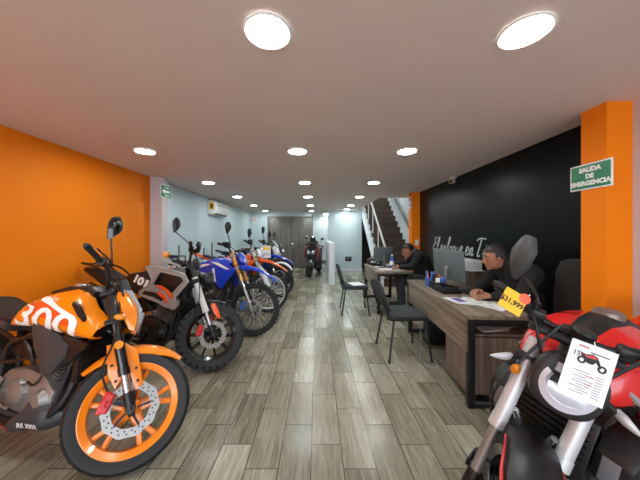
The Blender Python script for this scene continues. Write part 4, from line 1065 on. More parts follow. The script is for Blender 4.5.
def script_text():
    """handwriting on the black wall, brush strokes in (along, up) units; along runs towards the camera"""
    W = {
     'E': [[(.40, .95), (.22, 1.0), (.10, .82), (.24, .62), (.36, .58)], [(.24, .60), (.06, .45), (.0, .18), (.16, -.02), (.42, .10)]],
     'l': [[(.0, .08), (.16, .5), (.26, .95), (.16, 1.0), (.08, .6), (.08, .1), (.18, .0), (.30, .10)]],
     'e': [[(.0, .12), (.18, .25), (.26, .42), (.14, .48), (.06, .25), (.12, .02), (.26, .02), (.36, .12)]],
     'n': [[(.0, .10), (.08, .42), (.06, .0)], [(.07, .25), (.2, .46), (.25, .36), (.22, .06), (.28, .0), (.38, .12)]],
     'f': [[(.0, .08), (.2, .55), (.30, .95), (.2, 1.0), (.10, .4), (.04, -.38), (.12, -.42), (.16, -.1), (.30, .12)]],
     'o': [[(.2, .42), (.06, .36), (.02, .12), (.12, .0), (.25, .12), (.26, .34), (.18, .44), (.3, .36), (.38, .34)]],
     'q': [[(.26, .38), (.12, .46), (.02, .24), (.08, .02), (.22, .14), (.28, .42), (.24, -.1), (.20, -.45), (.28, -.30), (.40, .10)]],
     'u': [[(.04, .42), (.03, .12), (.12, .0), (.25, .16), (.28, .42), (.26, .08), (.32, .0), (.42, .12)]],
     'T': [[(-.10, .86), (.16, 1.0), (.56, .96)], [(.26, .98), (.20, .5), (.14, .08), (.24, .0), (.34, .08)]],
     'i': [[(.04, .10), (.12, .42), (.10, .08), (.18, .0), (.28, .12)], [(.16, .60), (.17, .63)]]}
    t = thing('wall_lettering', 'white handwritten slogan El enfoque en Ti painted on the black wall', 'wall lettering', (XR, 4.0, 1.2))
    y = 4.84; s = .25
    for word in ('El', 'enfoque', 'en', 'Ti'):
        m = MB()
        for ch in word:
            adv = {'E': .46, 'l': .30, 'T': .50, 'i': .28, 'f': .30}.get(ch, .37)
            for st in W[ch]:
                pts = [(XR - .0012 - 2.16 * 0 - XR, y - a * s * 1.13 - b * s * .30 - 4.0, 1.012 + b * s * .98 - 1.2) for a, b in st]
                P = catmull(pts, 5); Vv = []; Ff = []
                for i, p in enumerate(P):
                    d = (P[min(i + 1, len(P) - 1)] - P[max(i - 1, 0)]).normalized(); nn = Vector((0, -d.z, d.y)); w = .007 + .005 * abs(d.z)
                    Vv += [p + nn * w, p - nn * w]
                for i in range(len(P) - 1): Ff.append([2 * i, 2 * i + 1, 2 * i + 3, 2 * i + 2])
                m.add(Vv, Ff)
            y -= adv * s * 1.13
        m.build('word', 'script', t)
        y -= .13 * s * 1.6
    MB().box((-.0012, 3.80 - 4, .955 - 1.2), (.0012, .16, .014)).build('underline', 'script', t)

# ------------------------------------------------------------------ furniture
def desk(name, label, loc, rz, L=1.55, D=.60, h=.70, ped=True):
    """length runs along +y from the near end, width along +x; the aisle side is x=0"""
    t = thing(name, label, 'desk', loc, rz)
    MB().box((D / 2, L / 2, h - .018), (D, L, .036), None, .003).build('worktop', 'desk', t)
    p = MB().box((.022, L / 2, h - .036 - .125), (.024, L - .02, .25), None, .002); p.build('front_panel', 'desk', t)
    for k, y in enumerate((.02, L - .03)):
        f = MB().box((.035, y, (h - .036) / 2), (.05, .05, h - .036), None, .003).box((D - .04, y, (h - .036) / 2), (.05, .05, h - .036), None, .003)
        f.box((D / 2, y, .03), (D - .07, .05, .045), None, .003).box((D / 2, y, h - .06), (D - .07, .045, .04), None, .003)
        f.build('leg_frame', 'blackmetal', t)
    if ped:
        MB().box((D / 2, .25, .295), (D - .13, .40, .44), None, .003).build('pedestal', 'deskz', t)
        MB().box((.05, .25, .245), (.02, .42, .37), None, .003).build('pedestal_side', 'deskz', t)
        MB().box((D / 2, .24, .535), (D - .10, .40, .018), None, .002).build('shelf', 'deskz', t)
    return t

def chair(loc, rz, label, group, first=[None]):
    if first[0] is None:
        t = thing('visitor_chair', label, 'chair', loc, rz, group); first[0] = t
        s = MB(); n = 12
        rings = []
        for z, k in ((.428, .90), (.436, 1.0), (.458, 1.0), (.470, .94), (.474, .80)):
            rings.append([(.01 + .215 * k * math.copysign(abs(cos(a)) ** .45, cos(a)), .215 * k * math.copysign(abs(sin(a)) ** .45, sin(a)), z + (-.012 if cos(a) > .6 else 0)) for a in [2 * PI * i / 28 for i in range(28)]])
        s.loft(rings).build('seat', 'fabric', t)
        rings = []
        for x, k in ((-.012, .9), (-.008, 1), (.010, 1), (.018, .88)):
            r = []
            for a in [2 * PI * i / 28 for i in range(28)]:
                y = .215 * k * math.copysign(abs(cos(a)) ** .55, cos(a)); z = .155 * k * math.copysign(abs(sin(a)) ** .55, sin(a))
                r.append((-.205 - .34 * (z + .15) + x - .9 * y * y + .03, y, .645 + z))
            rings.append(r)
        MB().loft(rings).build('backrest', 'fabric', t)
        f = MB()
        for e in (-1, 1):
            f.tube([(.20, e * .19, .42), (-.19, e * .19, .425), (-.222, e * .185, .49), (-.275, e * .165, .66)], .011, 8, 4)
        f.tube([(.19, -.19, .42), (.19, .19, .42)], .011, 8); f.tube([(-.18, -.19, .42), (-.18, .19, .42)], .011, 8)
        f.build('frame', 'blackmetal', t)
        for x, xf in ((.17, .215), (-.16, -.225)):
            for e in (-1, 1):
                l = MB().tube([(x, e * .19, .425), (xf, e * .235, .012)], .011, 8); o = l.build('leg', 'blackmetal', t)
                MB().tube([(xf - .0, e * .235, .03), (xf + .001, e * .2365, 0)], .014, 8).build('foot_cap', 'black', o)
        return t
    r = first[0].copy(); COL.objects.link(r); r.location = loc; r.rotation_euler = (0, 0, rz); r['label'] = label
    for ch in list(first[0].children):
        c = ch.copy(); COL.objects.link(c); c.parent = r
        for g in ch.children:
            d = g.copy(); COL.objects.link(d); d.parent = c
    return r

def office_chair(loc, rz, label, back=True):
    t = thing('office_chair', label, 'office chair', loc, rz, 'black office chairs')
    b = MB()
    for k in range(5):
        a = 2 * PI * k / 5; b.tube([(0, 0, .09), (.24 * cos(a), .24 * sin(a), .065)], [.026, .018], 8)
    b.build('star_base', 'black', t)
    for k in range(5):
        a = 2 * PI * k / 5; x, y = .24 * cos(a), .24 * sin(a)
        MB().cyl((x - .02 * sin(a), y + .02 * cos(a), .027), (x + .02 * sin(a), y - .02 * cos(a), .027), .027, n=12).build('castor', 'black', t)
    MB().cyl((0, 0, .08), (0, 0, .40), .026).build('gas_column', 'steel', t)
    rings = []
    for z, k in ((.39, .85), (.405, 1.0), (.44, 1.0), (.455, .9)): rings.append([(.21 * k * math.copysign(abs(cos(a)) ** .5, cos(a)), .21 * k * math.copysign(abs(sin(a)) ** .5, sin(a)), z) for a in [2 * PI * i / 24 for i in range(24)]])
    MB().loft(rings).build('seat', 'seat', t)
    if back:
        rings = []
        for z, w, x in ((.56, .15, -.215), (.62, .19, -.222), (.80, .20, -.235), (1.0, .19, -.25), (1.08, .16, -.255), (1.11, .10, -.256)):
            rings.append([(x + .022 * math.copysign(abs(cos(a)) ** .6, cos(a)) + .10 * (w * sin(a)) ** 2 / .04 * .3, w * math.copysign(abs(sin(a)) ** .7, sin(a)), z) for a in [2 * PI * i / 20 for i in range(20)]])
        MB().loft(rings).build('backrest', 'seat', t)
        MB().tube([(-.05, 0, .385), (-.22, 0, .40), (-.26, 0, .52), (-.255, 0, .70)], .018, 8, 4).build('back_bracket', 'black', t)
    return t

def monitor(loc, rz, label, w=.56, h=.335, z0=.085):
    """screen looks along local +x"""
    t = thing('monitor', label, 'monitor', loc, rz)
    MB().box((0, 0, z0 + h / 2), (.022, w, h), (0, R(-4), 0), .006).build('casing', 'screen', t)
    MB().box((.0125, 0, z0 + h / 2 + .004), (.004, w - .02, h - .03), (0, R(-4), 0), .001).build('screen', 'glass', t)
    MB().box((-.03, 0, .12), (.016, .05, .22), (0, R(6), 0), .004).build('stand', 'midgrey', t)
    MB().box((-.02, 0, .006), (.16, .22, .011), None, .004).build('foot', 'midgrey', t)
    MB().box((-.0145, 0, z0 + h * .42), (.002, .05, .014)).build('badge', 'offwhite', t)
    return t

def furniture():
    rz = R(-3.4)
    rz = R(3.2) * -1
    D1 = (1.125, 1.95, 0)
    desk('desk', 'near grey-brown wooden office desk with black metal leg frames', D1, rz * -1 * -1, 1.56, .58)
    D2 = (.985, 4.28, 0)
    desk('desk', 'far grey-brown wooden office desk in front of the staircase', D2, 0, 1.18, .58, ped=False)
    M1 = Matrix.Translation(D1) @ Matrix.Rotation(rz, 4, 'Z')
    def d1(x, y, z=.7005): v = M1 @ Vector((x, y, z)); return (v.x, v.y, v.z)
    def d2(x, y, z=.7005): return (D2[0] + x, D2[1] + y, z)
    chair((.945, 2.88, 0), R(3), 'black visitor chair at the near desk, its back to the bikes', 'black visitor chairs facing the desks')
    chair((.635, 4.42, 0), R(-2), 'black visitor chair at the far desk, smaller with a paper on its seat', 'black visitor chairs facing the desks')
    t = tag(MB().box((0, 0, .0015), (.22, .28, .003)).build('paper_sheet', 'paper'), 'white paper lying on the seat of the far visitor chair', 'paper'); t.location = (.66, 4.40, .4745); t.rotation_euler = (0, 0, .3)
    # near desk
    monitor(d1(.33, 1.08), rz + R(6), 'large grey monitor seen from behind on the near desk', .62, .345)
    t = thing('keyboard', 'black computer keyboard on the near desk in front of the monitor', 'keyboard', d1(.43, .64), rz + R(4))
    MB().box((0, 0, .009), (.15, .44, .017), None, .004).build('case', 'black', t)
    k = MB()
    for r in range(5):
        for c in range(15): k.box((-.055 + r * .027, -.2 + c * .0285, .019), (.021, .023, .008))
    k.build('keys', 'grey', t)
    t = thing('telephone', 'black desk telephone with handset beside the grey monitor', 'telephone', d1(.20, .785), rz + R(4))
    MB().poly([(-.10, 0), (.10, 0), (.10, .025), (-.10, .065)], -.09, .09, .006).build('body', 'black', t)
    MB().tube([(-.085, -.07, .085), (-.07, -.062, .088), (.05, -.062, .062), (.075, -.062, .052)], [.022, .016, .014, .022], 10).build('handset', 'gloss', t)
    k = MB()
    for i in range(4):
        for j in range(3): k.box((-.01 + .026 * i, .0 + .026 * j, .048 - .0054 * i), (.017, .017, .010))
    k.build('keypad', 'midgrey', t)
    t = thing('pen_holder', 'blue pen holder with pens at the corner of the near desk', 'pen holder', d1(.13, 1.12), 0)
    MB().lathe([(0, .002), (.04, .0), (.042, .10), (.038, .10), (.036, .006), (0, .006)], n=20, axis='z').build('cup', 'bluep', t)
    for i in range(5):
        a = i * 1.25; MB().tube([(.015 * cos(a), .015 * sin(a), .01), (.036 * cos(a), .036 * sin(a), .15 + .01 * i)], .004, 6).build('pen', ['ink', 'redp', 'bluep', 'paper', 'ink'][i], t)
    t = thing('desk_organizer', 'cluttered blue and orange desk organizer tray next to the pen holder', 'desk organizer', d1(.17, .97), rz)
    MB().box((0, 0, .04), (.13, .18, .08), None, .005).build('tray', 'black', t)
    for i, (a, bb, hh, mm) in enumerate(((-.03, .05, .10, 'bluep'), (.025, .06, .07, 'burnt'), (.02, -.005, .06, 'skin'), (-.025, -.0, .08, 'ink'), (-.02, -.055, .045, 'paper'), (.03, -.06, .06, 'bluep'))): MB().box((a, bb, .08 + hh / 2), (.04, .045, hh), (0, 0, .3 * i), .004).build('item', mm, t)
    for i, (x, y, r, w) in enumerate(((.34, .28, .5, 1), (.42, .36, .15, 1), (.30, .40, .9, 1), (.22, .34, 1.2, .8), (.12, .42, .2, .7))):
        lab = ['white paper sheet nearest the front edge of the near desk', 'white paper sheet at the bottom of the pile on the near desk', 'white paper sheet lying askew across the middle of the near desk', 'white printed leaflet at the aisle side of the paper pile', 'small leaflet with purple print near the aisle edge of the near desk'][i]
        t = thing('paper_sheet', lab, 'paper', d1(x, y, .7008 + .0016 * (i + 1)), rz + r, 'papers on the near desk')
        MB().box((0, 0, 0), (.21 * w, .29 * w, .0014)).build('sheet', 'paper', t)
        MB().box((.02, 0, .0009), (.11 * w, .20 * w, .0004)).build('print', 'purple' if i == 4 else 'offwhite', t)
    t = tag(MB().tube([(-.08, 0, .004), (.08, 0, .004)], .004, 8).build('pen', 'purple'), 'purple pen lying on the near desk leaflets', 'pen'); t.location = d1(.10, .50); t.rotation_euler = (0, 0, 1.1)
    for i, (x, y, r) in enumerate(((.25, .23, .1), (.33, .26, .4))):
        t = tag(MB().box((0, 0, .006), (.22, .28, .012), None, .002).build('document_folder', 'offwhite'), ['white document folder on the open shelf under the near desk', 'upper white folder lying askew on the near desk shelf'][i], 'folder'); t.location = d1(x, y, .5445 + .013 * i); t.rotation_euler = (0, 0, r)
    t = thing('cable', 'thin grey cable hanging from the near desk to the floor', 'cable', (0, 0, 0))
    A = Vector(d1(-.012, 1.02, .45)); MB().tube([A, A + Vector((-.01, -.05, -.2)), A + Vector((-.03, -.12, -.38)), (A.x - .10, A.y - .30, .006), (A.x + .0, A.y - .45, .006), (A.x + .04, A.y - .30, .006)], .004, 6, 6).build('cord', 'wire', t)
    t = thing('computer_tower', 'black computer tower on the floor under the near desk', 'computer', d1(.30, 1.22, .001), rz)
    MB().box((0, 0, .20), (.36, .17, .40), None, .008).build('case', 'black', t); MB().box((-.182, 0, .21), (.006, .13, .34), None, .002).build('front_bezel', 'gloss', t)
    # cabinet and printer at the black wall
    t = thing('cabinet', 'low dark wooden cabinet against the black wall behind the monitor', 'cabinet', (1.985, 3.57, 0))
    MB().box((0, 0, .425), (.33, .50, .83), None, .004).build('body', 'deskz', t)
    for y in (-.125, .125):
        d = MB().box((-.172, y, .425), (.016, .24, .78), None, .003).build('door', 'deskz', t); MB().box((-.184, y * .3, .52), (.01, .012, .12), None, .003).build('handle', 'chrome', d)
    t = thing('printer', 'white printer standing on the dark cabinet by the black wall', 'printer', (1.975, 3.54, .8405))
    MB().box((0, 0, .065), (.30, .40, .13), None, .010).build('body', 'white', t); MB().box((-.13, 0, .132), (.10, .30, .008), (0, R(6), 0), .002).build('paper_tray', 'offwhite', t)
    MB().box((.06, 0, .134), (.14, .36, .008), None, .002).build('lid', 'offwhite', t)
    t = tag(MB().box((0, 0, .002), (.20, .16, .004), None).build('paper_sheet', 'paper'), 'white sheet of paper beside the printer on the cabinet edge', 'paper'); t.location = (2.03, 3.37, .8405); 
    # far desk
    monitor(d2(.26, .62), R(112), 'small grey monitor on the far desk in front of the stairs', .42, .27, .10)
    t = thing('cash_drawer', 'black receipt printer with white front at the far corner of the desk', 'receipt printer', d2(.14, 1.03), R(5))
    MB().box((0, 0, .06), (.16, .18, .12), None, .012).build('body', 'black', t); MB().box((-.0, -.0925, .05), (.11, .005, .06), None, .002).build('front', 'paper', t); MB().tube([(-.03, -.04, .12), (-.03, -.04, .15), (.06, .05, .16)], .012, 8).build('lamp_head', 'gold', t)
    t.name = 'receipt_printer'
    t = thing('telephone', 'black telephone on the far desk beside the receipt printer', 'telephone', d2(.20, .84), R(30))
    MB().poly([(-.09, 0), (.09, 0), (.09, .025), (-.09, .06)], -.08, .08, .006).build('body', 'black', t); MB().tube([(-.075, -.06, .08), (-.06, -.052, .083), (.045, -.052, .058), (.065, -.052, .048)], [.02, .015, .013, .02], 10).build('handset', 'gloss', t)
    t = thing('water_bottle', 'blue and clear water bottle standing on the far desk', 'bottle', d2(.37, .42), 0)
    MB().lathe([(0, 0), (.034, .0), (.036, .02), (.036, .15), (.03, .18), (.014, .205), (.014, .22)], n=18, axis='z').build('bottle', 'bluep', t); MB().lathe([(0, .245), (.016, .245), (.016, .218)], n=14, axis='z').build('cap', 'white', t)
    MB().lathe([(.0365, .06), (.0365, .13)], n=18, axis='z').build('bottle_label', 'paper', t)
    for i, (x, y, r) in enumerate(((.20, .30, .2), (.36, .20, 1.4), (.45, .30, .1))):
        t = thing('paper_sheet', ['stack of white papers near the aisle side of the far desk', 'white paper lying across the near end of the far desk', 'white paper in front of the person at the far desk'][i], 'paper', d2(x, y, .7008 + .0015 * (i + 1)), r, 'papers on the far desk')
        MB().box((0, 0, .0), (.21, .29, .0013) if i else (.21, .29, .0014)).build('sheet', 'paper', t); MB().box((0, 0, .0008), (.13, .2, .0003)).build('print', 'offwhite', t)
    t = thing('mouse', 'white computer mouse on the near end of the far desk', 'computer mouse', d2(.11, .50), .3)
    MB().ell((0, 0, .014), (.055, .032, .018), 16, 8).build('shell', 'offwhite', t); MB().box((.03, 0, .030), (.02, .006, .006), None, .002).build('scroll_wheel', 'grey', t)

# ------------------------------------------------------------------ people
def fuse(mb, name, m, parent, vox=.010, smooth=6):
    o = mb.build('tmp', m)
    r = o.modifiers.new('r', 'REMESH'); r.mode = 'VOXEL'; r.voxel_size = vox; r.use_smooth_shade = True
    s = o.modifiers.new('s', 'SMOOTH'); s.iterations = smooth; s.factor = .5
    bpy.context.view_layer.update()
    me = bpy.data.meshes.new_from_object(o.evaluated_get(bpy.context.evaluated_depsgraph_get())); me.name = name
    old = o.data; bpy.data.objects.remove(o); bpy.data.meshes.remove(old)
    for p in me.polygons: p.use_smooth = True
    n = bpy.data.objects.new(name, me); COL.objects.link(n); n.parent = parent
    return n
def limb(mb, pts, rs, n=12):
    mb.tube(pts, rs, n, 4)
    for p, r in ((pts[0], rs[0]), (pts[-1], rs[-1])): mb.ell(p, r, 12, 8)
def hand(mb, wrist, d, side_v, k=1.0):
    """palm plus five bent fingers; d = direction the hand points, side_v = towards the thumb"""
    d = Vector(d).normalized(); s = Vector(side_v); s = (s - d * s.dot(d)).normalized(); u = d.cross(s) * 1.0
    if u.z > 0: u = -u
    w = Vector(wrist)
    mb.tube([w - d * .03, w + d * .02, w + d * .06, w + d * .095], [.024, .030, .036, .030], 10, sq=.55)
    for i, (off, L_) in enumerate(((.030, .070), (.010, .080), (-.011, .074), (-.030, .056))):
        b = w + d * .085 + s * off
        mb.tube([b - d * .03, b, b + d * L_ * .45 + u * .008, b + d * L_ * .75 + u * .022, b + d * L_ * .95 + u * .038], [.010, .0098, .009, .0085, .007], 8)
    b = w + d * .03 + s * .028
    mb.tube([b, b + s * .03 + d * .025, b + s * .045 + d * .055, b + s * .045 + d * .08 + u * .01], [.013, .012, .0105, .008], 8)

def person(label, loc, rz, J, top='jacket', patch=False, hairlong=False):
    """faces local +x. J = joints"""
    t = thing('person', label, 'person', loc, rz)
    pel, chest, neck, head, hdir = [Vector(J[k]) for k in ('pelvis', 'chest', 'neck', 'head', 'look')]
    f = hdir.normalized(); up = (head - neck); up = (up - f * up.dot(f)).normalized(); lf = up.cross(f)
    HM = Matrix((f, lf, up)).transposed()
    B = MB(); Jk = MB(); Tr = MB()
    def hp(x, y, z): return head + HM @ Vector((x, y, z))
    B.ell(head, (.095, .074, .110), 20, 14, HM); B.ell(hp(.028, 0, -.055), (.066, .056, .062), 16, 10, HM); B.ell(hp(.045, 0, -.092), (.030, .030, .022), 12, 8, HM)
    B.tube([hp(.086, 0, .016), hp(.106, 0, -.010), hp(.119, 0, -.028), hp(.100, 0, -.036)], [.010, .013, .016, .012], 8); B.ell(hp(.098, 0, -.058), (.012, .022, .007), 10, 6, HM); B.ell(hp(.096, 0, -.070), (.012, .020, .008), 10, 6, HM); B.ell(hp(.085, 0, -.098), (.022, .024, .018), 10, 6, HM)
    B.ell(hp(.088, 0, -.060), (.012, .024, .009), 10, 6, HM); B.ell(hp(.080, 0, .028), (.018, .055, .010), 12, 6, HM)
    for e in (-1, 1): B.ell(hp(-.008, e * .076, -.008), (.018, .010, .030), 10, 6, HM)
    limb(B, [neck - (head - neck) * .3, neck, head - up * .05], [.062, .056, .055])
    limb(B, [pel, pel.lerp(chest, .5), chest, neck], [.145, .135, .14, .06])
    limb(Jk, [pel + Vector((0, 0, .02)), pel.lerp(chest, .45), chest, chest.lerp(neck, .75), neck + (neck - chest) * .12], [.172, .165, .168, .10, .072], 18)
    for e, k in ((1, 'l'), (-1, 'r')):
        sh, el, wr = [Vector(J[k + '_' + n]) for n in ('sh', 'el', 'wr')]; hi, kn, an = [Vector(J[k + '_' + n]) for n in ('hip', 'knee', 'ank')]
        limb(B, [chest.lerp(sh, .4), sh, sh.lerp(el, .5), el, el.lerp(wr, .4), wr], [.07, .062, .05, .041, .040, .027])
        limb(Jk, [chest.lerp(neck, .55).lerp(sh, .35), sh, sh.lerp(el, .5), el, el.lerp(wr, .45), el.lerp(wr, .92)], [.105, .084, .068, .059, .056, .045])
        hand(B, wr, wr - el, (0, -e, .2))
        limb(B, [hi, hi.lerp(kn, .5), kn, kn.lerp(an, .35), an], [.095, .08, .058, .056, .038])
        limb(Tr, [pel.lerp(hi, .5), hi, hi.lerp(kn, .5), kn, kn.lerp(an, .4), an + Vector((0, 0, .02))], [.13, .112, .096, .072, .068, .058])
        ft = Vector((1, 0, 0))
        limb(B, [an, an + ft * .06 + Vector((0, 0, -.035)), an + ft * .15 + Vector((0, 0, -.05))], [.036, .034, .022])
    Tr.ell(pel, (.15, .165, .13), 16, 10)
    fuse(B, 'body', 'skin', t, .0065, 3)
    fuse(Jk, 'jacket', top, t, .012, 8); fuse(Tr, 'trousers', 'jeans', t, .012, 8)
    for k in 'lr':
        an = Vector(J[k + '_ank']); s = MB(); limb(s, [an + Vector((-.03, 0, -.035)), an + Vector((.05, 0, -.045)), an + Vector((.15, 0, -.055)), an + Vector((.20, 0, -.062))], [.042, .048, .043, .033]); s.box(an + Vector((.08, 0, -.088)), (.30, .085, .02), None, .008)
        fuse(s, 'shoe', 'black', t, .009, 4)
    hr = MB(); hr.ell(hp(-.014, 0, .022), (.104, .088, .108), 20, 12, HM); hr.ell(hp(-.05, 0, -.02), (.07, .08, .08), 14, 10, HM)
    if hairlong: hr.tube([hp(-.07, 0, .03), hp(-.11, 0, -.06), hp(-.10, .01, -.17)], [.06, .055, .03], 12, 4)
    cut = fuse(hr, 'hair', 'hair', t, .010, 3)
    bm = bmesh.new(); bm.from_mesh(cut.data)
    kill = [v for v in bm.verts if (lambda q: (q.x > .020 and q.z < .045 + max(0, q.x - .05) * .5) or (q.x > -.03 and q.z < -.035) or q.z < -.075)(HM.transposed() @ (v.co - head))]
    bmesh.ops.delete(bm, geom=kill, context='VERTS'); bm.to_mesh(cut.data); bm.free()
    for e in (-1, 1):
        o = MB().ell(hp(.082, e * .031, .008), (.009, .012, .007), 12, 8, HM).build('eye', 'eyewhite', t); MB().ell(hp(.0888, e * .031, .007), (.004, .006, .006), 10, 6, HM).build('iris', 'ink', o)
        MB().tube([hp(.092, e * .016, .030), hp(.094, e * .032, .036), hp(.084, e * .052, .029)], [.003, .004, .002], 6).build('eyebrow', 'hair', t)
    MB().tube([hp(.094, -.020, -.061), hp(.101, 0, -.061), hp(.094, .020, -.061)], [.003, .0045, .003], 6, 3).build('mouth', 'wine', t)
    if patch:
        MB().lathe([(.075, 0), (.088, .02), (.080, .05)], n=20, axis='z').xform(Matrix.Translation(neck + Vector((0, 0, -.01))) @ Matrix.Rotation(R(35), 4, 'Y')).build('collar', 'midgrey', t)
    return t

def people():
    # facing -x (rz = 180 deg); local +x = towards the aisle
    J = dict(pelvis=(0, 0, .56), chest=(.10, 0, .87), neck=(.21, 0, 1.01), head=(.30, .02, 1.03), look=(.88, .25, -.40),
             l_sh=(.16, -.0, .97), r_sh=(.16, .0, .97), l_el=(.30, .27, .78), r_el=(.27, -.26, .78), l_wr=(.46, .16, .755), r_wr=(.45, -.13, .755),
             l_hip=(.04, .10, .53), r_hip=(.04, -.10, .53), l_knee=(.44, .12, .55), r_knee=(.43, -.12, .55), l_ank=(.42, .13, .10), r_ank=(.40, -.13, .10))
    J['l_sh'] = (.15, .19, .95); J['r_sh'] = (.15, -.19, .95)
    p = person('person in black jacket and dark trousers bending forward at the far desk', (1.885, 4.50, 0), PI - R(8), J, patch=True)
    office_chair((1.90, 4.50, 0), PI, 'black office chair under the person at the far desk', back=False)
    J2 = dict(J); J2.update(head=(.24, -.05, 1.09), neck=(.15, -.01, 1.02), chest=(.06, 0, .86), look=(.9, -.35, -.25), l_sh=(.08, .19, .96), r_sh=(.10, -.19, .96),
              l_el=(.24, .26, .78), r_el=(.24, -.25, .78), l_wr=(.40, .15, .755), r_wr=(.38, -.12, .755), l_ank=(.34, .13, .10), r_ank=(.33, -.13, .10), l_knee=(.40, .12, .55), r_knee=(.40, -.12, .55))
    person('person in dark clothes with dark hair seated behind the near desk', (1.965, 2.46, 0), PI, J2, top='jacket')
    office_chair((1.955, 2.46, 0), PI, 'black office chair under the person at the near desk', back=False)
    office_chair((1.835, 1.99, 0), PI + R(8), 'empty black office chair with tall backrest beside the front orange column')

# ------------------------------------------------------------------ tags hanging on the bikes
def place(t, P, ex, ez):
    """local x runs along ex, local z up along ez"""
    ex = Vector(ex).normalized(); ez = Vector(ez); ez = (ez - ex * ez.dot(ex)).normalized(); ey = ez.cross(ex)
    M = Matrix((ex, ey, ez)).transposed(); t.location = P; t.rotation_euler = M.to_euler()
def px(u, v, Y): return Vector(((u - 317) * Y / 260, Y, 1.30 - (v - 235) * Y / 260))
TAGY = .955
def tags():
    a, b_, c = px(506.5, 286, TAGY), px(528, 298.5, TAGY - .02), px(498, 304.5, TAGY - .012)
    t = thing('price_tag', 'yellow price tag reading 31,999 hanging from the red bike handlebar', 'price tag')
    ex = b_ - a; ez = a - c; W_, H_ = ex.length, ez.length
    place(t, (b_ + c) / 2, ex, ez)
    MB().box((0, 0, 0), (W_, .0016, H_), None).build('card', 'yellow', t)
    textmb('$31,999', .0265, lambda p, q: (p - .003, -.0016, q - .004), bold=.0008, sx=.92).build('lettering', 'ink', t)
    MB().lathe([(0, -.0014), (.019, -.0014), (.019, -.0008)], (W_ * .36, 0, H_ * .40), 'y', 20).build('sticker', 'redorange', t)
    MB().tube([(W_ * .40, 0, H_ * .40), (W_ * .46, .004, H_ * .55), (W_ * .52, .01, H_ * .75)], .0016, 6, 4).build('string', 'paper', t)
    a, b_, c = px(571, 337, .80), px(617, 354, .765), px(558, 390, .79)
    t = thing('spec_sheet', 'white specification sheet with a bike picture hung on the red bike headlight', 'paper sheet')
    ex = b_ - a; ez = a - c; W_, H_ = ex.length, ez.length
    place(t, (b_ + c) / 2, ex, ez)
    MB().box((0, 0, 0), (W_, .0018, H_), None).build('sheet', 'paper', t)
    y = -.0014
    m = MB()
    for i in range(9):
        z = H_ * (-.02 - i * .047); w = W_ * (.30 if i % 3 else .36); m.box((-W_ * .12 + (.012 if i % 2 else 0), y, z), (w, .0006, .0022)); m.box((W_ * .28, y, z), (W_ * .16, .0006, .0022))
    m.build('text_lines', 'greyink', t)
    MB().box((-W_ * .22, y, H_ * .42), (W_ * .22, .0006, .004)).box((W_ * .08, y, -H_ * .07), (W_ * .16, .0006, .003)).box((W_ * .08, y, -H_ * .21), (W_ * .16, .0006, .003)).build('red_heading', 'redp', t)
    MB().box((W_ * .15, y, H_ * .36), (W_ * .40, .0006, .003)).build('heading', 'ink', t)
    textmb('15', .020, lambda p, q: (p - W_ * .33, y, q + H_ * .27), bold=.0003).build('lettering', 'ink', t)
    k = MB(); s = .0105
    for cx_, cz_ in ((-.022, .030), (.030, .022)): k.lathe([(.55 * s, y), (1.05 * s, y), (1.05 * s, y - .0006), (.55 * s, y - .0006)], (cx_, 0, cz_), 'y', 16, closed=True)
    k.poly([(-.024, .040), (-.030, .052), (-.014, .050), (.0, .056), (.012, .052), (.020, .040), (.028, .024), (.024, .022), (.012, .036), (.006, .026), (-.010, .026), (-.012, .036)], y - .0006, y)
    k.build('bike_picture', 'ink', t)
    MB().poly([(-.026, .049), (-.014, .047), (.0, .053), (.010, .050), (.012, .044), (-.012, .042)], y - .001, y - .0004).build('bike_picture_red', 'redp', t)
    MB().tube([(W_ * .0, 0, H_ * .49), (W_ * .02, .012, H_ * .56)], .0015, 6).build('string', 'paper', t)
    # card on the far bikes
    a = px(266.5, 252, 4.98)
    t = thing('price_tag', 'cream tag card hanging from a handlebar in the middle of the bike row', 'price tag', a, R(20))
    MB().box((0, 0, 0), (.16, .002, .23), None).build('card', 'paper', t); MB().box((0, -.0016, .07), (.14, .001, .05), None).build('heading', 'yellow', t)
    MB().box((0, -.0016, -.03), (.11, .001, .012)).box((0, -.0016, -.06), (.11, .001, .012)).build('print', 'greyink', t)
    MB().tube([(0, 0, .115), (.01, .01, .15)], .002, 6).build('string', 'paper', t)

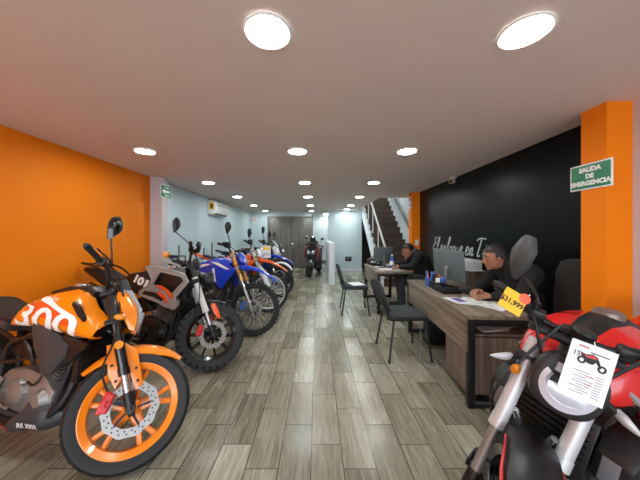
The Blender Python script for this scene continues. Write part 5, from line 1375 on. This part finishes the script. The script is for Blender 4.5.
# ------------------------------------------------------------------ assemble
defmats()
room(); stairs(); stair_fill(); downlights(); signs(); posts(); script_text(); furniture(); people()
bike_orange(); bike_scrambler(); bike_red()
bike_dirt('dirt_bike', 'blue off-road motorcycle with gold fork and long blue front fender, third on the left', -.823, 3.389, -20, 16, 5, 'blue', 'bwhite', 'blue', 'gold', 'chrome', None, 'steel', 'black', 'blue', fork_t=(.40, .80), tail='palegreen')
bike_dirt('dirt_bike', 'orange and white off-road motorcycle with white fork guards behind the blue one', -.82, 4.40, -20, 22, 5, 'burnt', 'bwhite', 'burnt', 'offwhite', 'chrome', 'bwhite', 'paper', 'offwhite', 'bwhite', seg=32, mz=1.29)
bike_dirt('dirt_bike', 'blue and black motorcycle behind the orange off-road bike, fifth in the row', -.80, 5.42, -20, 20, 5, 'blue', 'bwhite', 'blue', 'black', 'chrome', None, 'steel', 'black', 'black', R_=.32, seg=28, mir=1)
bike_street('street_motorcycle', 'white and black street motorcycle near the end of the left row', -.92, 6.45, -22, 18, 5, 'bwhite', 'ink', 'bwhite', 'bwhite', screen='lens')
bike_street('street_motorcycle', 'dark red and black street motorcycle last in the left row by the door', -.98, 7.55, -22, 18, 5, 'wine', 'bwhite', 'wine', 'black')
scooter(); tags()

# ------------------------------------------------------------------ light and camera
w = bpy.data.worlds.new('daylight'); S.world = w; w.use_nodes = True
bg = w.node_tree.nodes['Background']; bg.inputs['Color'].default_value = (.80, .88, 1.0, 1); bg.inputs['Strength'].default_value = WORLD
sl = bpy.data.lights.new('sun', 'SUN'); sl.energy = SUN; sl.angle = R(1); sl.color = (1, .96, .90)
so = bpy.data.objects.new('sun', sl); COL.objects.link(so); so.rotation_euler = (R(-38), R(12), 0); so.location = (0, -6, 8)
cam = bpy.data.cameras.new('camera'); co = bpy.data.objects.new('camera', cam); COL.objects.link(co)
co.location = (0, 0, 1.30); co.rotation_euler = (PI / 2, 0, 0)
cam.sensor_width = 36; cam.lens = 36 * 260 / 640; cam.shift_x = 3 / 640; cam.shift_y = -5 / 640; cam.clip_start = .02
S.camera = co
S.view_settings.view_transform = 'Standard'; S.view_settings.look = 'None'; S.view_settings.gamma = 1; S.view_settings.use_curve_mapping = False
S.view_settings.exposure = EXPO
